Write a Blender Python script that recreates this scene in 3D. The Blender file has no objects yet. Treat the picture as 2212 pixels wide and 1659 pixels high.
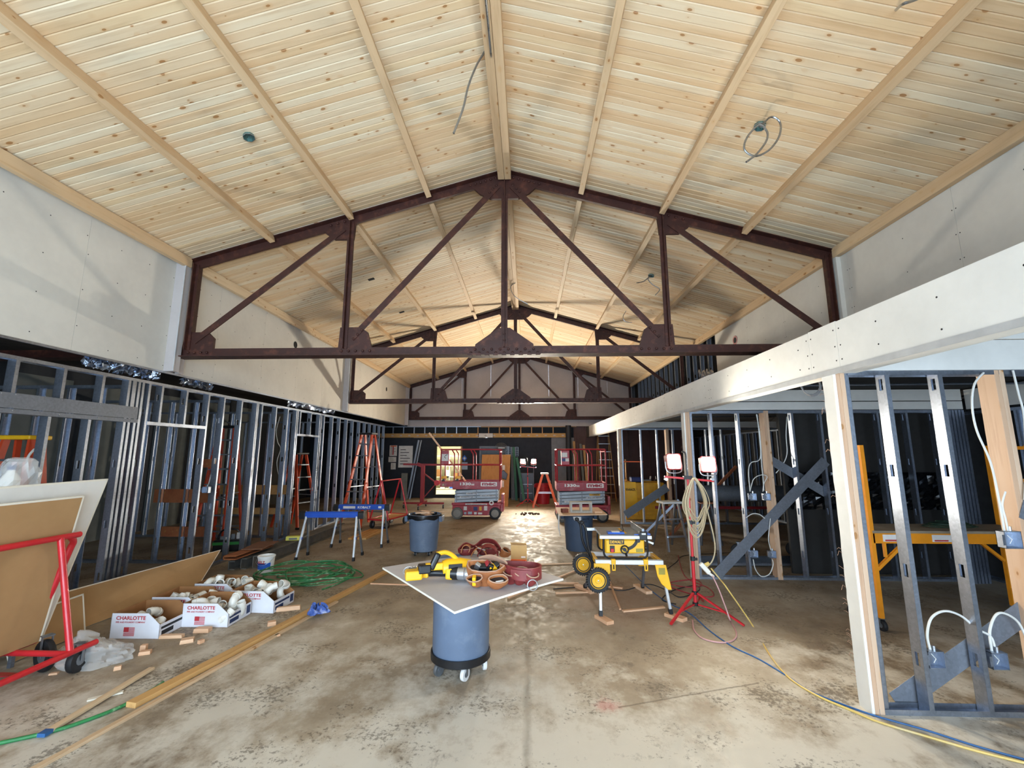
import bpy, math, random
from mathutils import Vector as V, Matrix as Mx
random.seed(7)
SC = bpy.context.scene
COL = SC.collection

# ------------------------------------------------------------------ camera
FPX, PITCH, YAW, CAMZ = 937.5, .1568, -.0349, 1.8
FW = V((math.sin(YAW)*math.cos(PITCH), math.cos(YAW)*math.cos(PITCH), math.sin(PITCH)))
RT = V((math.cos(YAW), -math.sin(YAW), 0)); UP = RT.cross(FW)
cd = bpy.data.cameras.new('camera'); cd.sensor_width = 36; cd.lens = FPX*36/2212; cd.clip_start = .05; cd.clip_end = 200
cam = bpy.data.objects.new('camera', cd); COL.objects.link(cam)
cam.matrix_world = Mx((( RT.x, UP.x, -FW.x, 0), (RT.y, UP.y, -FW.y, 0), (RT.z, UP.z, -FW.z, CAMZ), (0, 0, 0, 1)))
SC.camera = cam
# ------------------------------------------------------------------ world, daylight, exposure
w = bpy.data.worlds.new('sky'); SC.world = w; w.use_nodes = True
bg = w.node_tree.nodes['Background']; bg.inputs[0].default_value = (.72, .84, 1, 1); bg.inputs[1].default_value = 3.0
def area_light(name, loc, sx, sy, energy, col, direction):
    l = bpy.data.lights.new(name, 'AREA'); l.shape = 'RECTANGLE'; l.size = sx; l.size_y = sy; l.energy = energy; l.color = col
    o = bpy.data.objects.new(name, l); o.location = loc; o.rotation_euler = V(direction).to_track_quat('-Z', 'Y').to_euler(); COL.objects.link(o); return o
# daylight through the glazed shop front behind the camera
area_light('daylight_shopfront', (-.4, -2.9, 1.75), 8.6, 3.2, 540, (.62, .81, 1.0), (0, 1, .10))
SC.view_settings.view_transform = 'Standard'; SC.view_settings.look = 'None'; SC.view_settings.gamma = 1
SC.view_settings.exposure = 0.38; SC.view_settings.use_curve_mapping = False
SC.cycles.use_denoising = True
SC.cycles.max_bounces = 6; SC.cycles.diffuse_bounces = 4; SC.cycles.glossy_bounces = 3; SC.cycles.transparent_max_bounces = 6; SC.cycles.sample_clamp_indirect = 5.0
SC.cycles.use_adaptive_sampling = True; SC.cycles.adaptive_threshold = .045; SC.cycles.time_limit = 1000

# ------------------------------------------------------------------ pixel (of the 2212x1659 photo) to place helpers
def ray(u, v): return FW + RT*((u-1106)/FPX) + UP*((829.5-v)/FPX)
C0 = V((0, 0, CAMZ))
def fl(u, v, z=0): d = ray(u, v); return C0 + d*((z-CAMZ)/d.z)
def yp(u, v, Y): d = ray(u, v); return C0 + d*(Y/d.y)
def xp(u, v, X): d = ray(u, v); return C0 + d*(X/d.x)

# ------------------------------------------------------------------ mesh builder
class MB:
    def __init__(s): s.v = []; s.f = []; s.mi = []
    def add(s, vs, fs, mi=0):
        o = len(s.v); s.v += [tuple(x) for x in vs]; s.f += [tuple(i+o for i in f) for f in fs]; s.mi += [mi]*len(fs); return s
    def box(s, a, b, mi=0):
        x0, y0, z0 = a; x1, y1, z1 = b
        return s.add([(x0,y0,z0),(x1,y0,z0),(x1,y1,z0),(x0,y1,z0),(x0,y0,z1),(x1,y0,z1),(x1,y1,z1),(x0,y1,z1)],
                     [(0,3,2,1),(4,5,6,7),(0,1,5,4),(1,2,6,5),(2,3,7,6),(3,0,4,7)], mi)
    def bar(s, p, q, w, h, up=(0,0,1), mi=0):
        p = V(p); q = V(q); d = (q-p).normalized(); sd = d.cross(V(up))
        if sd.length < 1e-4: sd = d.cross(V((0,1,0)))
        sd.normalize(); u = sd.cross(d); a = sd*(w/2); b = u*(h/2)
        return s.add([p-a-b, p+a-b, p+a+b, p-a+b, q-a-b, q+a-b, q+a+b, q-a+b],
                     [(0,1,2,3),(7,6,5,4),(0,4,5,1),(1,5,6,2),(2,6,7,3),(3,7,4,0)], mi)
    def cyl(s, p, q, r, r2=None, n=12, cap=True, mi=0):
        p = V(p); q = V(q); r2 = r if r2 is None else r2; d = (q-p).normalized()
        a = d.orthogonal().normalized(); b = d.cross(a); vs = []
        for c, rr in ((p, r), (q, r2)):
            for i in range(n):
                t = 2*math.pi*i/n; vs.append(c + a*(rr*math.cos(t)) + b*(rr*math.sin(t)))
        fs = [(i, (i+1) % n, n+(i+1) % n, n+i) for i in range(n)]
        if cap: fs += [tuple(range(n-1, -1, -1)), tuple(range(n, 2*n))]
        return s.add(vs, fs, mi)
    def tube(s, pts, r, n=8, closed=False, mi=0):
        pts = [V(p) for p in pts]; m = len(pts); vs = []; a = None
        for i, p in enumerate(pts):
            if closed: d = pts[(i+1) % m]-pts[i-1]
            else: d = pts[min(i+1, m-1)]-pts[max(i-1, 0)]
            d.normalize()
            a = d.orthogonal().normalized() if a is None else (a-d*a.dot(d)).normalized()
            b = d.cross(a); rr = r[i] if isinstance(r, (list, tuple)) else r
            for k in range(n):
                t = 2*math.pi*k/n; vs.append(p + a*(rr*math.cos(t)) + b*(rr*math.sin(t)))
        fs = []
        for i in range(m if closed else m-1):
            j = (i+1) % m
            fs += [(i*n+k, i*n+(k+1) % n, j*n+(k+1) % n, j*n+k) for k in range(n)]
        if not closed: fs += [tuple(range(n-1, -1, -1)), tuple((m-1)*n+k for k in range(n))]
        return s.add(vs, fs, mi)
    def lathe(s, prof, n=24, c=(0,0,0), axis=None, mi=0):
        vs = []; fs = []; c = V(c)
        R = V(axis).to_track_quat('Z', 'Y').to_matrix() if axis else Mx.Identity(3)
        for r, z in prof:
            for i in range(n):
                t = 2*math.pi*i/n; vs.append(c + R @ V((r*math.cos(t), r*math.sin(t), z)))
        for j in range(len(prof)-1):
            fs += [(j*n+i, j*n+(i+1) % n, (j+1)*n+(i+1) % n, (j+1)*n+i) for i in range(n)]
        return s.add(vs, fs, mi)
    def prism(s, poly, ax, a, b, mi=0):
        # poly in the two other axes (order x,y,z without ax)
        def P(p, t): q = list(p); q.insert(ax, t); return q
        n = len(poly); vs = [P(p, a) for p in poly]+[P(p, b) for p in poly]
        fs = [tuple(range(n-1, -1, -1)), tuple(range(n, 2*n))]+[(i, (i+1) % n, n+(i+1) % n, n+i) for i in range(n)]
        return s.add(vs, fs, mi)
    def quad(s, a, b, c, d, mi=0): return s.add([a, b, c, d], [(0,1,2,3)], mi)
    def sph(s, c, r, n=8, m=6, sx=1, sy=1, sz=1, mi=0):
        vs = []; fs = []
        for j in range(m+1):
            ph = math.pi*j/m
            for i in range(n):
                t = 2*math.pi*i/n; vs.append((c[0]+sx*r*math.sin(ph)*math.cos(t), c[1]+sy*r*math.sin(ph)*math.sin(t), c[2]+sz*r*math.cos(ph)))
        for j in range(m):
            fs += [(j*n+i, (j+1)*n+i, (j+1)*n+(i+1) % n, j*n+(i+1) % n) for i in range(n)]
        return s.add(vs, fs, mi)
    def mesh(s, name, mats, smooth=False):
        me = bpy.data.meshes.new(name); me.from_pydata(s.v, [], s.f)
        for m in (mats if isinstance(mats, (list, tuple)) else [mats]): me.materials.append(m)
        if any(s.mi): me.polygons.foreach_set('material_index', s.mi)
        me.update()
        import bmesh
        bm = bmesh.new(); bm.from_mesh(me); bmesh.ops.recalc_face_normals(bm, faces=bm.faces); bm.to_mesh(me); bm.free()
        if smooth:
            me.polygons.foreach_set('use_smooth', [True]*len(me.polygons))
            try: me.set_sharp_from_angle(angle=math.radians(40))
            except Exception: pass
        return me
    def build(s, name, mats, parent=None, loc=None, rot=None, smooth=False, bevel=0):
        return place(name, s.mesh(name, mats, smooth), parent, loc, rot, bevel)
def place(name, me, parent=None, loc=None, rot=None, bevel=0):
    o = bpy.data.objects.new(name, me); COL.objects.link(o)
    if parent: o.parent = parent
    if loc is not None: o.location = loc
    if rot is not None: o.rotation_euler = rot
    if bevel:
        b = o.modifiers.new('bevel', 'BEVEL'); b.width = bevel; b.segments = 2; b.limit_method = 'ANGLE'
    return o
def tag(o, label=None, cat=None, group=None, kind=None):
    if label: o['label'] = label
    if cat: o['category'] = cat
    if group: o['group'] = group
    if kind: o['kind'] = kind
    return o
def thing(name, label, cat, loc=(0,0,0), rz=0, group=None, rot=None, kind=None):
    o = bpy.data.objects.new(name, None); COL.objects.link(o); o.location = loc; o.empty_display_size = .1
    o.rotation_euler = rot if rot else (0, 0, rz)
    return tag(o, label, cat, group, kind)
def struct(name, label, loc=(0,0,0)):
    return thing(name, label, None, loc, kind='structure')
def B(a, b): return MB().box(a, b)
def smooth_path(pts, k=6, closed=False):
    pts = [V(p) for p in pts]; n = len(pts); out = []
    for i in range(n if closed else n-1):
        g = (lambda j: pts[j % n]) if closed else (lambda j: pts[max(0, min(n-1, j))])
        p0, p1, p2, p3 = g(i-1), g(i), g(i+1), g(i+2)
        for t in range(k):
            t /= k
            out.append(.5*((2*p1)+(p2-p0)*t+(2*p0-5*p1+4*p2-p3)*t*t+(3*p1-p0-3*p2+p3)*t**3))
    if not closed: out.append(pts[-1])
    return out
def lettering(txt, mat, parent, loc, rot, width=None, height=None, name='lettering', bold=0.0, ext=.0008, shear=0):
    c = bpy.data.curves.new('txt', 'FONT'); c.body = txt; c.size = 1; c.extrude = 0; c.offset = bold; c.shear = shear; c.resolution_u = 3
    c.align_x = 'CENTER'; c.align_y = 'CENTER'
    o = bpy.data.objects.new('txt', c); me = bpy.data.meshes.new_from_object(o)
    bpy.data.objects.remove(o); bpy.data.curves.remove(c)
    xs = [v.co.x for v in me.vertices]; ys = [v.co.y for v in me.vertices]
    w0 = max(xs)-min(xs); h0 = max(ys)-min(ys); cx = (max(xs)+min(xs))/2; cy = (max(ys)+min(ys))/2
    sx = width/w0 if width else height/h0; sy = height/h0 if height else sx
    for v in me.vertices: v.co.x = (v.co.x-cx)*sx; v.co.y = (v.co.y-cy)*sy; v.co.z = ext
    me.materials.clear(); me.materials.append(mat); me.name = name
    return place(name, me, parent, loc, rot)
def link_copy(o, parent=None):
    c = o.copy(); COL.objects.link(c); c.parent = parent
    for ch in list(o.children): link_copy(ch, c)
    return c
FRONT = (math.pi/2, 0, 0)          # text standing upright, facing -Y

# ------------------------------------------------------------------ materials
def lin(h):
    h = h.lstrip('#'); r = []
    for i in (0, 2, 4):
        x = int(h[i:i+2], 16)/255; r.append(x/12.92 if x <= .04045 else ((x+.055)/1.055)**2.4)
    return (*r, 1)
def nd(t, typ, ins={}, **at):
    n = t.nodes.new('ShaderNode'+typ)
    for k, x in at.items(): setattr(n, k, x)
    for k, x in ins.items():
        if isinstance(x, bpy.types.NodeSocket): t.links.new(x, n.inputs[k])
        else: n.inputs[k].default_value = x
    return n
def mixc(t, f, a, b, blend='MIX'):
    n = nd(t, 'Mix', {0: f, 6: a, 7: b}, data_type='RGBA', blend_type=blend); return n.outputs[2]
def ramp(t, f, stops):
    n = nd(t, 'ValToRGB', {0: f}); e = n.color_ramp.elements
    while len(e) < len(stops): e.new(.5)
    for x, (p, c) in zip(e, stops): x.position = p; x.color = c if isinstance(c, tuple) else (c, c, c, 1)
    return n.outputs[0]
def mth(t, op, a, b=0.0, clamp=False): return nd(t, 'Math', {0: a, 1: b}, operation=op, use_clamp=clamp).outputs[0]
def newmat(name):
    m = bpy.data.materials.new(name); m.use_nodes = True; t = m.node_tree; return m, t, t.nodes['Principled BSDF']
def noise(t, vec, scale, detail=4, rough=.55): return nd(t, 'TexNoise', {'Vector': vec, 'Scale': scale, 'Detail': detail, 'Roughness': rough}).outputs[0]
def mapv(t, vec, sc=(1,1,1), loc=(0,0,0)): return nd(t, 'Mapping', {'Vector': vec, 'Scale': sc, 'Location': loc}).outputs[0]
def objco(t): return nd(t, 'TexCoord').outputs['Object']
def geoco(t): return nd(t, 'NewGeometry').outputs['Position']
def bump(t, b, h, st=.3, dist=.01): 
    n = nd(t, 'Bump', {'Height': h, 'Strength': st, 'Distance': dist}); t.links.new(n.outputs[0], b.inputs['Normal'])
def simple(name, hx, rough=.5, metal=0, var=.10, vs=7, bmp=0, bs=120, stain=None, stamt=.5, sts=3, coat=0, rvar=.12):
    m, t, b = newmat(name); c = lin(hx); v = objco(t)
    n1 = noise(t, v, vs, 5)
    lo = tuple(x*(1-var) for x in c[:3])+(1,); hi = tuple(min(1, x*(1+var)) for x in c[:3])+(1,)
    col = ramp(t, n1, [(.3, lo), (.7, hi)])
    if stain:
        n2 = noise(t, v, sts, 8, .65); col = mixc(t, mth(t, 'MULTIPLY', ramp(t, n2, [(.52, 0.), (.68, 1.)]), stamt), col, lin(stain))
    t.links.new(col, b.inputs['Base Color'])
    n3 = noise(t, v, vs*2.3, 3); t.links.new(mth(t, 'ADD', mth(t, 'MULTIPLY', n3, rvar*2), rough-rvar), b.inputs['Roughness'])
    b.inputs['Metallic'].default_value = metal; b.inputs['Coat Weight'].default_value = coat
    if bmp: bump(t, b, noise(t, v, bs, 3), bmp, .004)
    return m
def wood(name, c0, c1, dark, axis=0, c2=None, gs=26, knots=True, rnd=True, rough=.6):
    # long grain along the local axis; each board takes its own tint
    m, t, b = newmat(name); v = objco(t)
    r = nd(t, 'ObjectInfo').outputs['Random']
    off = nd(t, 'CombineXYZ', {0: mth(t, 'MULTIPLY', r, 37.), 1: mth(t, 'MULTIPLY', r, 91.), 2: mth(t, 'MULTIPLY', r, 17.)}).outputs[0]
    vv = nd(t, 'VectorMath', {0: v, 1: off}, operation='ADD').outputs[0]
    st = [1., 1., 1.]; st[axis] = .06
    g = noise(t, mapv(t, vv, tuple(x*gs for x in st)), 1.0, 4, .6)
    g2 = noise(t, mapv(t, vv, tuple(x*5 for x in st)), 1.0, 2, .5)
    tone = mth(t, 'ADD', mth(t, 'MULTIPLY', g2, .45), mth(t, 'MULTIPLY', r, .62 if rnd else .1))
    col = ramp(t, tone, [(.15, lin(c0)), (.38, lin(c1)), (.58, lin(c2 or c0)), (.85, lin(c1))])
    col = mixc(t, mth(t, 'MULTIPLY', ramp(t, g, [(.5, 0.), (.75, 1.)]), .40), col, lin(dark))
    if knots:
        ks = [15., 15., 15.]; ks[axis] = 8.
        vo = nd(t, 'TexVoronoi', {'Vector': mapv(t, vv, tuple(ks)), 'Scale': 1.0, 'Randomness': 1.0})
        rc = nd(t, 'SeparateColor', {0: vo.outputs['Color']}).outputs[0]
        th = mth(t, 'MULTIPLY', ramp(t, rc, [(.60, 0.), (1., 1.)]), .26)
        k = mth(t, 'MULTIPLY', mth(t, 'SUBTRACT', th, vo.outputs['Distance']), 30., True)
        col = mixc(t, mth(t, 'MULTIPLY', k, .85), col, lin('8a5a2c'))
        halo = mth(t, 'MULTIPLY', mth(t, 'SUBTRACT', mth(t, 'MULTIPLY', th, 2.0), vo.outputs['Distance']), 5., True)
        col = mixc(t, mth(t, 'MULTIPLY', halo, .25), col, lin('c08a4a'))
    t.links.new(col, b.inputs['Base Color']); b.inputs['Roughness'].default_value = rough
    bump(t, b, g, .08, .003)
    return m

PLANK = wood('pine_plank', 'dfcba6', 'd3b48c', 'a98459', 0, c2='e0d2b6')
TRIM = wood('pine_trim', 'd6bf9c', 'cbab84', 'a37f56', 1, knots=True, rnd=True)
TIMB = wood('timber_stud', 'd3b79c', 'c49f80', '96694a', 2, gs=30)
LUMX = wood('lumber', 'd0a468', 'c08c4a', '8a5c28', 0)
LUMP = wood('lumber_pale', 'd9c09c', 'cba884', '9f7850', 0)
SCRAP = wood('scrap_wood', 'e6bf9a', 'd9a882', 'b07f58', 0, knots=False)
PLY = wood('plywood', 'b5824a', 'a06c38', '70441c', 2, gs=14)
BLOCK = wood('blocking_wood', '9a5f38', '87492a', '5c2c18', 1)
BLOCKY = wood('blocking_wood_pale', 'c69a62', 'b4854c', '8a5c30', 1)

def drywall_mat(name, hx, dk):
    m, t, b = newmat(name); v = geoco(t)
    n1 = noise(t, v, 1.3, 5); n2 = noise(t, v, 14, 3)
    col = ramp(t, mth(t, 'ADD', mth(t, 'MULTIPLY', n1, .8), mth(t, 'MULTIPLY', n2, .2)), [(.35, lin(dk)), (.62, lin(hx))])
    t.links.new(col, b.inputs['Base Color']); b.inputs['Roughness'].default_value = .85
    bump(t, b, noise(t, v, 160, 2), .04, .002); return m
DRY = drywall_mat('drywall', 'd6d2c8', 'cbc7be'); DRYW = drywall_mat('drywall_white', 'e2e0da', 'd4d2cc')
DRYT = drywall_mat('drywall_brown_paper', 'b08c60', 'a58055')
DRYG = drywall_mat('gable_drywall', 'bab4b2', 'aea7a5')
EDGE = simple('gypsum_edge', 'e4dfd0', .9, var=.05)
def galv_mat(name, hx, rough, metal=.95):
    m, t, b = newmat(name); v = objco(t)
    vo = nd(t, 'TexVoronoi', {'Vector': v, 'Scale': 55.}); sp = nd(t, 'SeparateColor', {0: vo.outputs['Color']}).outputs[0]
    n = noise(t, mapv(t, v, (6, 6, 1.2)), 1.0, 4); c = lin(hx)
    col = ramp(t, mth(t, 'ADD', mth(t, 'MULTIPLY', sp, .3), mth(t, 'MULTIPLY', n, .7)), [(.3, tuple(x*.78 for x in c[:3])+(1,)), (.7, c)])
    t.links.new(col, b.inputs['Base Color']); b.inputs['Metallic'].default_value = metal
    t.links.new(mth(t, 'ADD', mth(t, 'MULTIPLY', n, .25), rough-.1), b.inputs['Roughness']); return m
GALV = galv_mat('galvanised_steel', 'aeb7c6', .38); GALVD = galv_mat('dull_steel_strap', '7c818a', .55, .45)
STEEL = simple('oxide_primer_steel', '37160e', .6, 0, var=.22, vs=5, stain='7a4632', stamt=.35, sts=9, bmp=.1)
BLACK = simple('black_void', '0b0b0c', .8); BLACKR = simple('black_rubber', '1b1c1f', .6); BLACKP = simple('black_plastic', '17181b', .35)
RED = simple('red_paint', 'c4222c', .35, var=.12, coat=.2); REDL = simple('lift_red', '9e1c2a', .4, var=.14, stain='b99a96', stamt=.35, sts=5)
REDD = simple('dull_red', '8c1f24', .5)
ORANGE = simple('orange_fibreglass', 'c9431f', .45); ORB = simple('bright_orange', 'e8682c', .45)
YEL = simple('tool_yellow', 'f0b71e', .4, var=.07); YELD = simple('box_yellow', 'd79c1a', .5, var=.14, stain='8a6a28', stamt=.4)
SCAF = simple('scaffold_yellow', 'e8921a', .45)
BLUE = simple('sawhorse_blue', '1f52b8', .4); NAVY = simple('navy', '1c2c66', .5); BLUEB = simple('bright_blue', '2a63c8', .45)
ALU = simple('aluminium', 'c4c9cf', .32, .9, var=.08); ALUD = simple('grey_aluminium', '8f959b', .4, .8); ALUW = simple('white_aluminium', 'd5dade', .35, .5)
GREYP = simple('lift_grey', '9aa1a8', .45, .3, var=.1)
BIN = simple('bin_plastic', '5f6f86', .5, var=.10, vs=4, stain='93a0ae', stamt=.25, sts=6); BIND = simple('bin_plastic_dark', '333b47', .5)
BIN2 = simple('bin_plastic_blue', '41526a', .5, var=.1)
WHITE = simple('white_plastic', 'e9e9e4', .4, var=.04); PVC = simple('pvc', 'e9e6dc', .35, var=.05); PAPER = simple('paper', 'dcdad6', .8)
CARD = simple('cardboard', '9a6b40', .85, var=.1); CARDL = simple('cardboard_light', 'c09a62', .85); CARDW = simple('carton_white', 'dfe0e6', .7, var=.04)
INK = simple('red_ink', 'b83038', .7); INKB = simple('blue_ink', '23355f', .7); INKK = simple('black_ink', '1c1c1e', .7); INKW = simple('white_ink', 'eceae6', .6)
LEATH = simple('red_leather', '7c2d2c', .5, var=.2, vs=14, bmp=.3, bs=60); LEATO = simple('tan_leather', 'a8683c', .55, var=.2, vs=14, bmp=.3, bs=60); SUEDE = simple('suede', 'b08c74', .9, var=.12)
BLOCKC = simple('cinder_block', 'b2aea6', .95, var=.15, vs=30, bmp=.5, bs=90)
GREEN = simple('green_hose', '2c7a44', .5, var=.25, vs=18, stain='a8bd9c', stamt=.8, sts=9)
CABW = simple('white_cable', 'd9d8d2', .45); CORDY = simple('yellow_cord', 'd6b765', .5, stain='c9bda0'); CORDT = simple('tan_cord', 'b9a887', .55)
CORDR = simple('red_cord', '9e3038', .55, stain='b98a88', sts=12); CORDP = simple('dusty_pink_cord', 'c79a98', .6); CORDB = simple('blue_cord', '2c5f96', .5); CORDK = simple('black_cord', '23252a', .5)
FLEX = simple('flexible_conduit', '9ea3a8', .3, .9)
NAVYW = simple('dark_blue_wall', '1e242f', .75, var=.15, vs=3); BROWNW = simple('brown_wall', '58423e', .8, var=.15, vs=3); GREYW = simple('grey_block_wall', '6f716c', .85, var=.15, vs=3)
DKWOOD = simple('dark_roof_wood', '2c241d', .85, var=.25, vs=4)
def emis(name, col, st):
    m, t, b = newmat(name); b.inputs['Base Color'].default_value = (1, 1, 1, 1)
    b.inputs['Emission Color'].default_value = col; b.inputs['Emission Strength'].default_value = st; return m
LAMP = emis('work_light_lens', (1, .91, .75, 1), 430); LAMPF = emis('far_work_light_lens', (1, .91, .75, 1), 2700)
DOORL = emis('lit_room_tube', (1, .98, .82, 1), 14)
def plastic_film():
    m, t, b = newmat('clear_film'); b.inputs['Base Color'].default_value = (.9, .9, .88, 1); b.inputs['Roughness'].default_value = .22
    b.inputs['Alpha'].default_value = .30; return m
FILM = plastic_film()
FOIL = simple('crumpled_foil', 'b8c4d8', .22, .95, var=.2, vs=30, bmp=1.0, bs=45)

def floor_mat():
    m, t, b = newmat('concrete_floor'); p = geoco(t); xyz = nd(t, 'SeparateXYZ', {0: p}); X, Y = xyz.outputs[0], xyz.outputs[1]
    n1 = noise(t, p, .8, 6, .62); n2 = noise(t, mapv(t, p, (1, .8, 1), (7, 3, 0)), 2.4, 7, .70); n3 = noise(t, mapv(t, p, (1, .7, 1), (1, 9, 0)), 10, 5, .72); n4 = noise(t, mapv(t, p, (1, 1, 1), (4, 5, 0)), .6, 4, .6)
    col = ramp(t, mth(t, 'ADD', mth(t, 'MULTIPLY', n1, .6), mth(t, 'MULTIPLY', n2, .4)), [(.33, lin('766859')), (.48, lin('9d8e79')), (.62, lin('bdb29f'))])
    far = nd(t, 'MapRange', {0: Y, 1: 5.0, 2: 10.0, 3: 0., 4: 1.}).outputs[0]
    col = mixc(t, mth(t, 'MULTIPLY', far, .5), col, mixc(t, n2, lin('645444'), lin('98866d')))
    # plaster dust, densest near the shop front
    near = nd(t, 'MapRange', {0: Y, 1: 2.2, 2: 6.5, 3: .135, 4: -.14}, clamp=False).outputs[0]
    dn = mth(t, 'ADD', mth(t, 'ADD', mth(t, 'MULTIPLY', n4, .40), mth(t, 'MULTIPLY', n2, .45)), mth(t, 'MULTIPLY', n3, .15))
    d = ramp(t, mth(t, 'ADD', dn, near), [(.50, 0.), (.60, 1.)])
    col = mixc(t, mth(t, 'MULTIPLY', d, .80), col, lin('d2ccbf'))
    # dark damp stains and fine black scuffs
    s = ramp(t, mth(t, 'ADD', mth(t, 'MULTIPLY', n1, .5), mth(t, 'MULTIPLY', n3, .5)), [(.30, 1.), (.43, 0.)])
    col = mixc(t, mth(t, 'MULTIPLY', s, .8), col, lin('433a30'))
    sc = ramp(t, mth(t, 'MULTIPLY', noise(t, p, 28, 4, .75), noise(t, mapv(t, p, (1, 1, 1), (2, 2, 0)), 1.7, 3)), [(.30, 0.), (.35, 1.)])
    col = mixc(t, mth(t, 'MULTIPLY', sc, .6), col, lin('4e4438'))
    # saw-cut joint along the hall
    j = mth(t, 'ABSOLUTE', mth(t, 'SUBTRACT', mth(t, 'ADD', X, mth(t, 'MULTIPLY', n3, .06)), .02))
    jm = ramp(t, j, [(.004, 1.), (.035, .0)])
    col = mixc(t, mth(t, 'MULTIPLY', mth(t, 'MULTIPLY', jm, ramp(t, n2, [(.35, .2), (.6, 1.)])), .6), col, lin('5a4e3c'))
    # red-brown sawdust round the table saw
    dx = mth(t, 'SUBTRACT', X, 1.05); dy = mth(t, 'MULTIPLY', mth(t, 'SUBTRACT', Y, 5.9), .75)
    rr = mth(t, 'SQRT', mth(t, 'ADD', mth(t, 'MULTIPLY', dx, dx), mth(t, 'MULTIPLY', dy, dy)))
    sd = ramp(t, mth(t, 'ADD', mth(t, 'MULTIPLY', rr, .42), mth(t, 'MULTIPLY', n2, .6)), [(.42, 1.), (.72, 0.)])
    col = mixc(t, mth(t, 'MULTIPLY', sd, .62), col, lin('b0937c'))
    # red chalk scribble and an old drag mark
    cx_, cy_ = fl(1312, 1526)[:2]; ex = mth(t, 'SUBTRACT', X, cx_); ey = mth(t, 'SUBTRACT', Y, cy_)
    rd = mth(t, 'ADD', mth(t, 'SQRT', mth(t, 'ADD', mth(t, 'MULTIPLY', ex, ex), mth(t, 'MULTIPLY', ey, ey))), mth(t, 'MULTIPLY', mth(t, 'SUBTRACT', n3, .5), .35))
    col = mixc(t, mth(t, 'MULTIPLY', ramp(t, rd, [(.03, 1.), (.12, 0.)]), .45), col, lin('b5524a'))
    qa, qb = fl(1335, 1528), fl(1640, 1475); dd = (qb-qa).normalized(); al = mth(t, 'ADD', mth(t, 'MULTIPLY', mth(t, 'SUBTRACT', X, qa.x), dd.x), mth(t, 'MULTIPLY', mth(t, 'SUBTRACT', Y, qa.y), dd.y))
    pe = mth(t, 'ABSOLUTE', mth(t, 'ADD', mth(t, 'SUBTRACT', mth(t, 'MULTIPLY', mth(t, 'SUBTRACT', X, qa.x), dd.y), mth(t, 'MULTIPLY', mth(t, 'SUBTRACT', Y, qa.y), dd.x)), mth(t, 'MULTIPLY', mth(t, 'SUBTRACT', n3, .5), .03)))
    lm = mth(t, 'MULTIPLY', ramp(t, pe, [(.002, 1.), (.012, 0.)]), mth(t, 'MULTIPLY', mth(t, 'GREATER_THAN', al, 0.), mth(t, 'LESS_THAN', al, (qb-qa).length)))
    col = mixc(t, mth(t, 'MULTIPLY', lm, .6), col, lin('4a4034'))
    t.links.new(col, b.inputs['Base Color'])
    wet = ramp(t, mth(t, 'ADD', mth(t, 'MULTIPLY', n2, .5), mth(t, 'MULTIPLY', n3, .5)), [(.42, .5), (.58, .9)])
    t.links.new(wet, b.inputs['Roughness']); b.inputs['Specular IOR Level'].default_value = .3
    bump(t, b, mth(t, 'ADD', n3, mth(t, 'MULTIPLY', jm, -.8)), .22, .008); return m
FLOOR = floor_mat()

# ================================================================== THE ROOM
XL, XR, XK, X2L, X2R = -4.83, 4.20, -.31, -2.555, 1.926
ZC, ZE, ZR, SL = 3.25, 4.564, 5.877, .291
TY = (5.84, 11.66, 17.67)
def zdeck(x): return 5.905-SL*abs(x-XK)
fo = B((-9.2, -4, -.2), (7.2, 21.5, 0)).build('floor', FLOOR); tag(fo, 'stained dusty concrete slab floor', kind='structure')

# ---- ceiling: tongue-and-groove pine boards from eave to ridge
ang = math.atan(SL); L = 4.78/math.cos(ang)
def plank_mesh():
    m = MB(); wd = .0822; g = .007
    m.prism([(-wd/2, .02), (-wd/2, g), (-wd/2+g*1.1, 0), (wd/2-g*1.1, 0), (wd/2, g), (wd/2, .02)], 0, 0, L); return m.mesh('plank', PLANK)
pm = plank_mesh()
for sd, nm in ((-1, 'left'), (1, 'right')):
    c = struct('ceiling_'+nm, 'sloping pine board ceiling on the %s side of the ridge' % nm, (XK, 0, 5.905))
    y = -2.0; i = 0
    while y < 17.75:
        o = place('plank', pm, c, (0, y, random.uniform(0, .0025)), (0, ang if sd > 0 else math.pi-ang, 0))
        if sd < 0: o.rotation_euler = (0, ang, math.pi)
        y += .0822; i += 1
    MB().quad((0, -3.2, .05), (0, 17.9, .05), (sd*4.95, 17.9, .05-SL*4.95), (sd*4.95, -3.2, .05-SL*4.95)).build('roof_light_block', DKWOOD, c)  # unseen sheet added above the boards to block light
    if sd: pass
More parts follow.
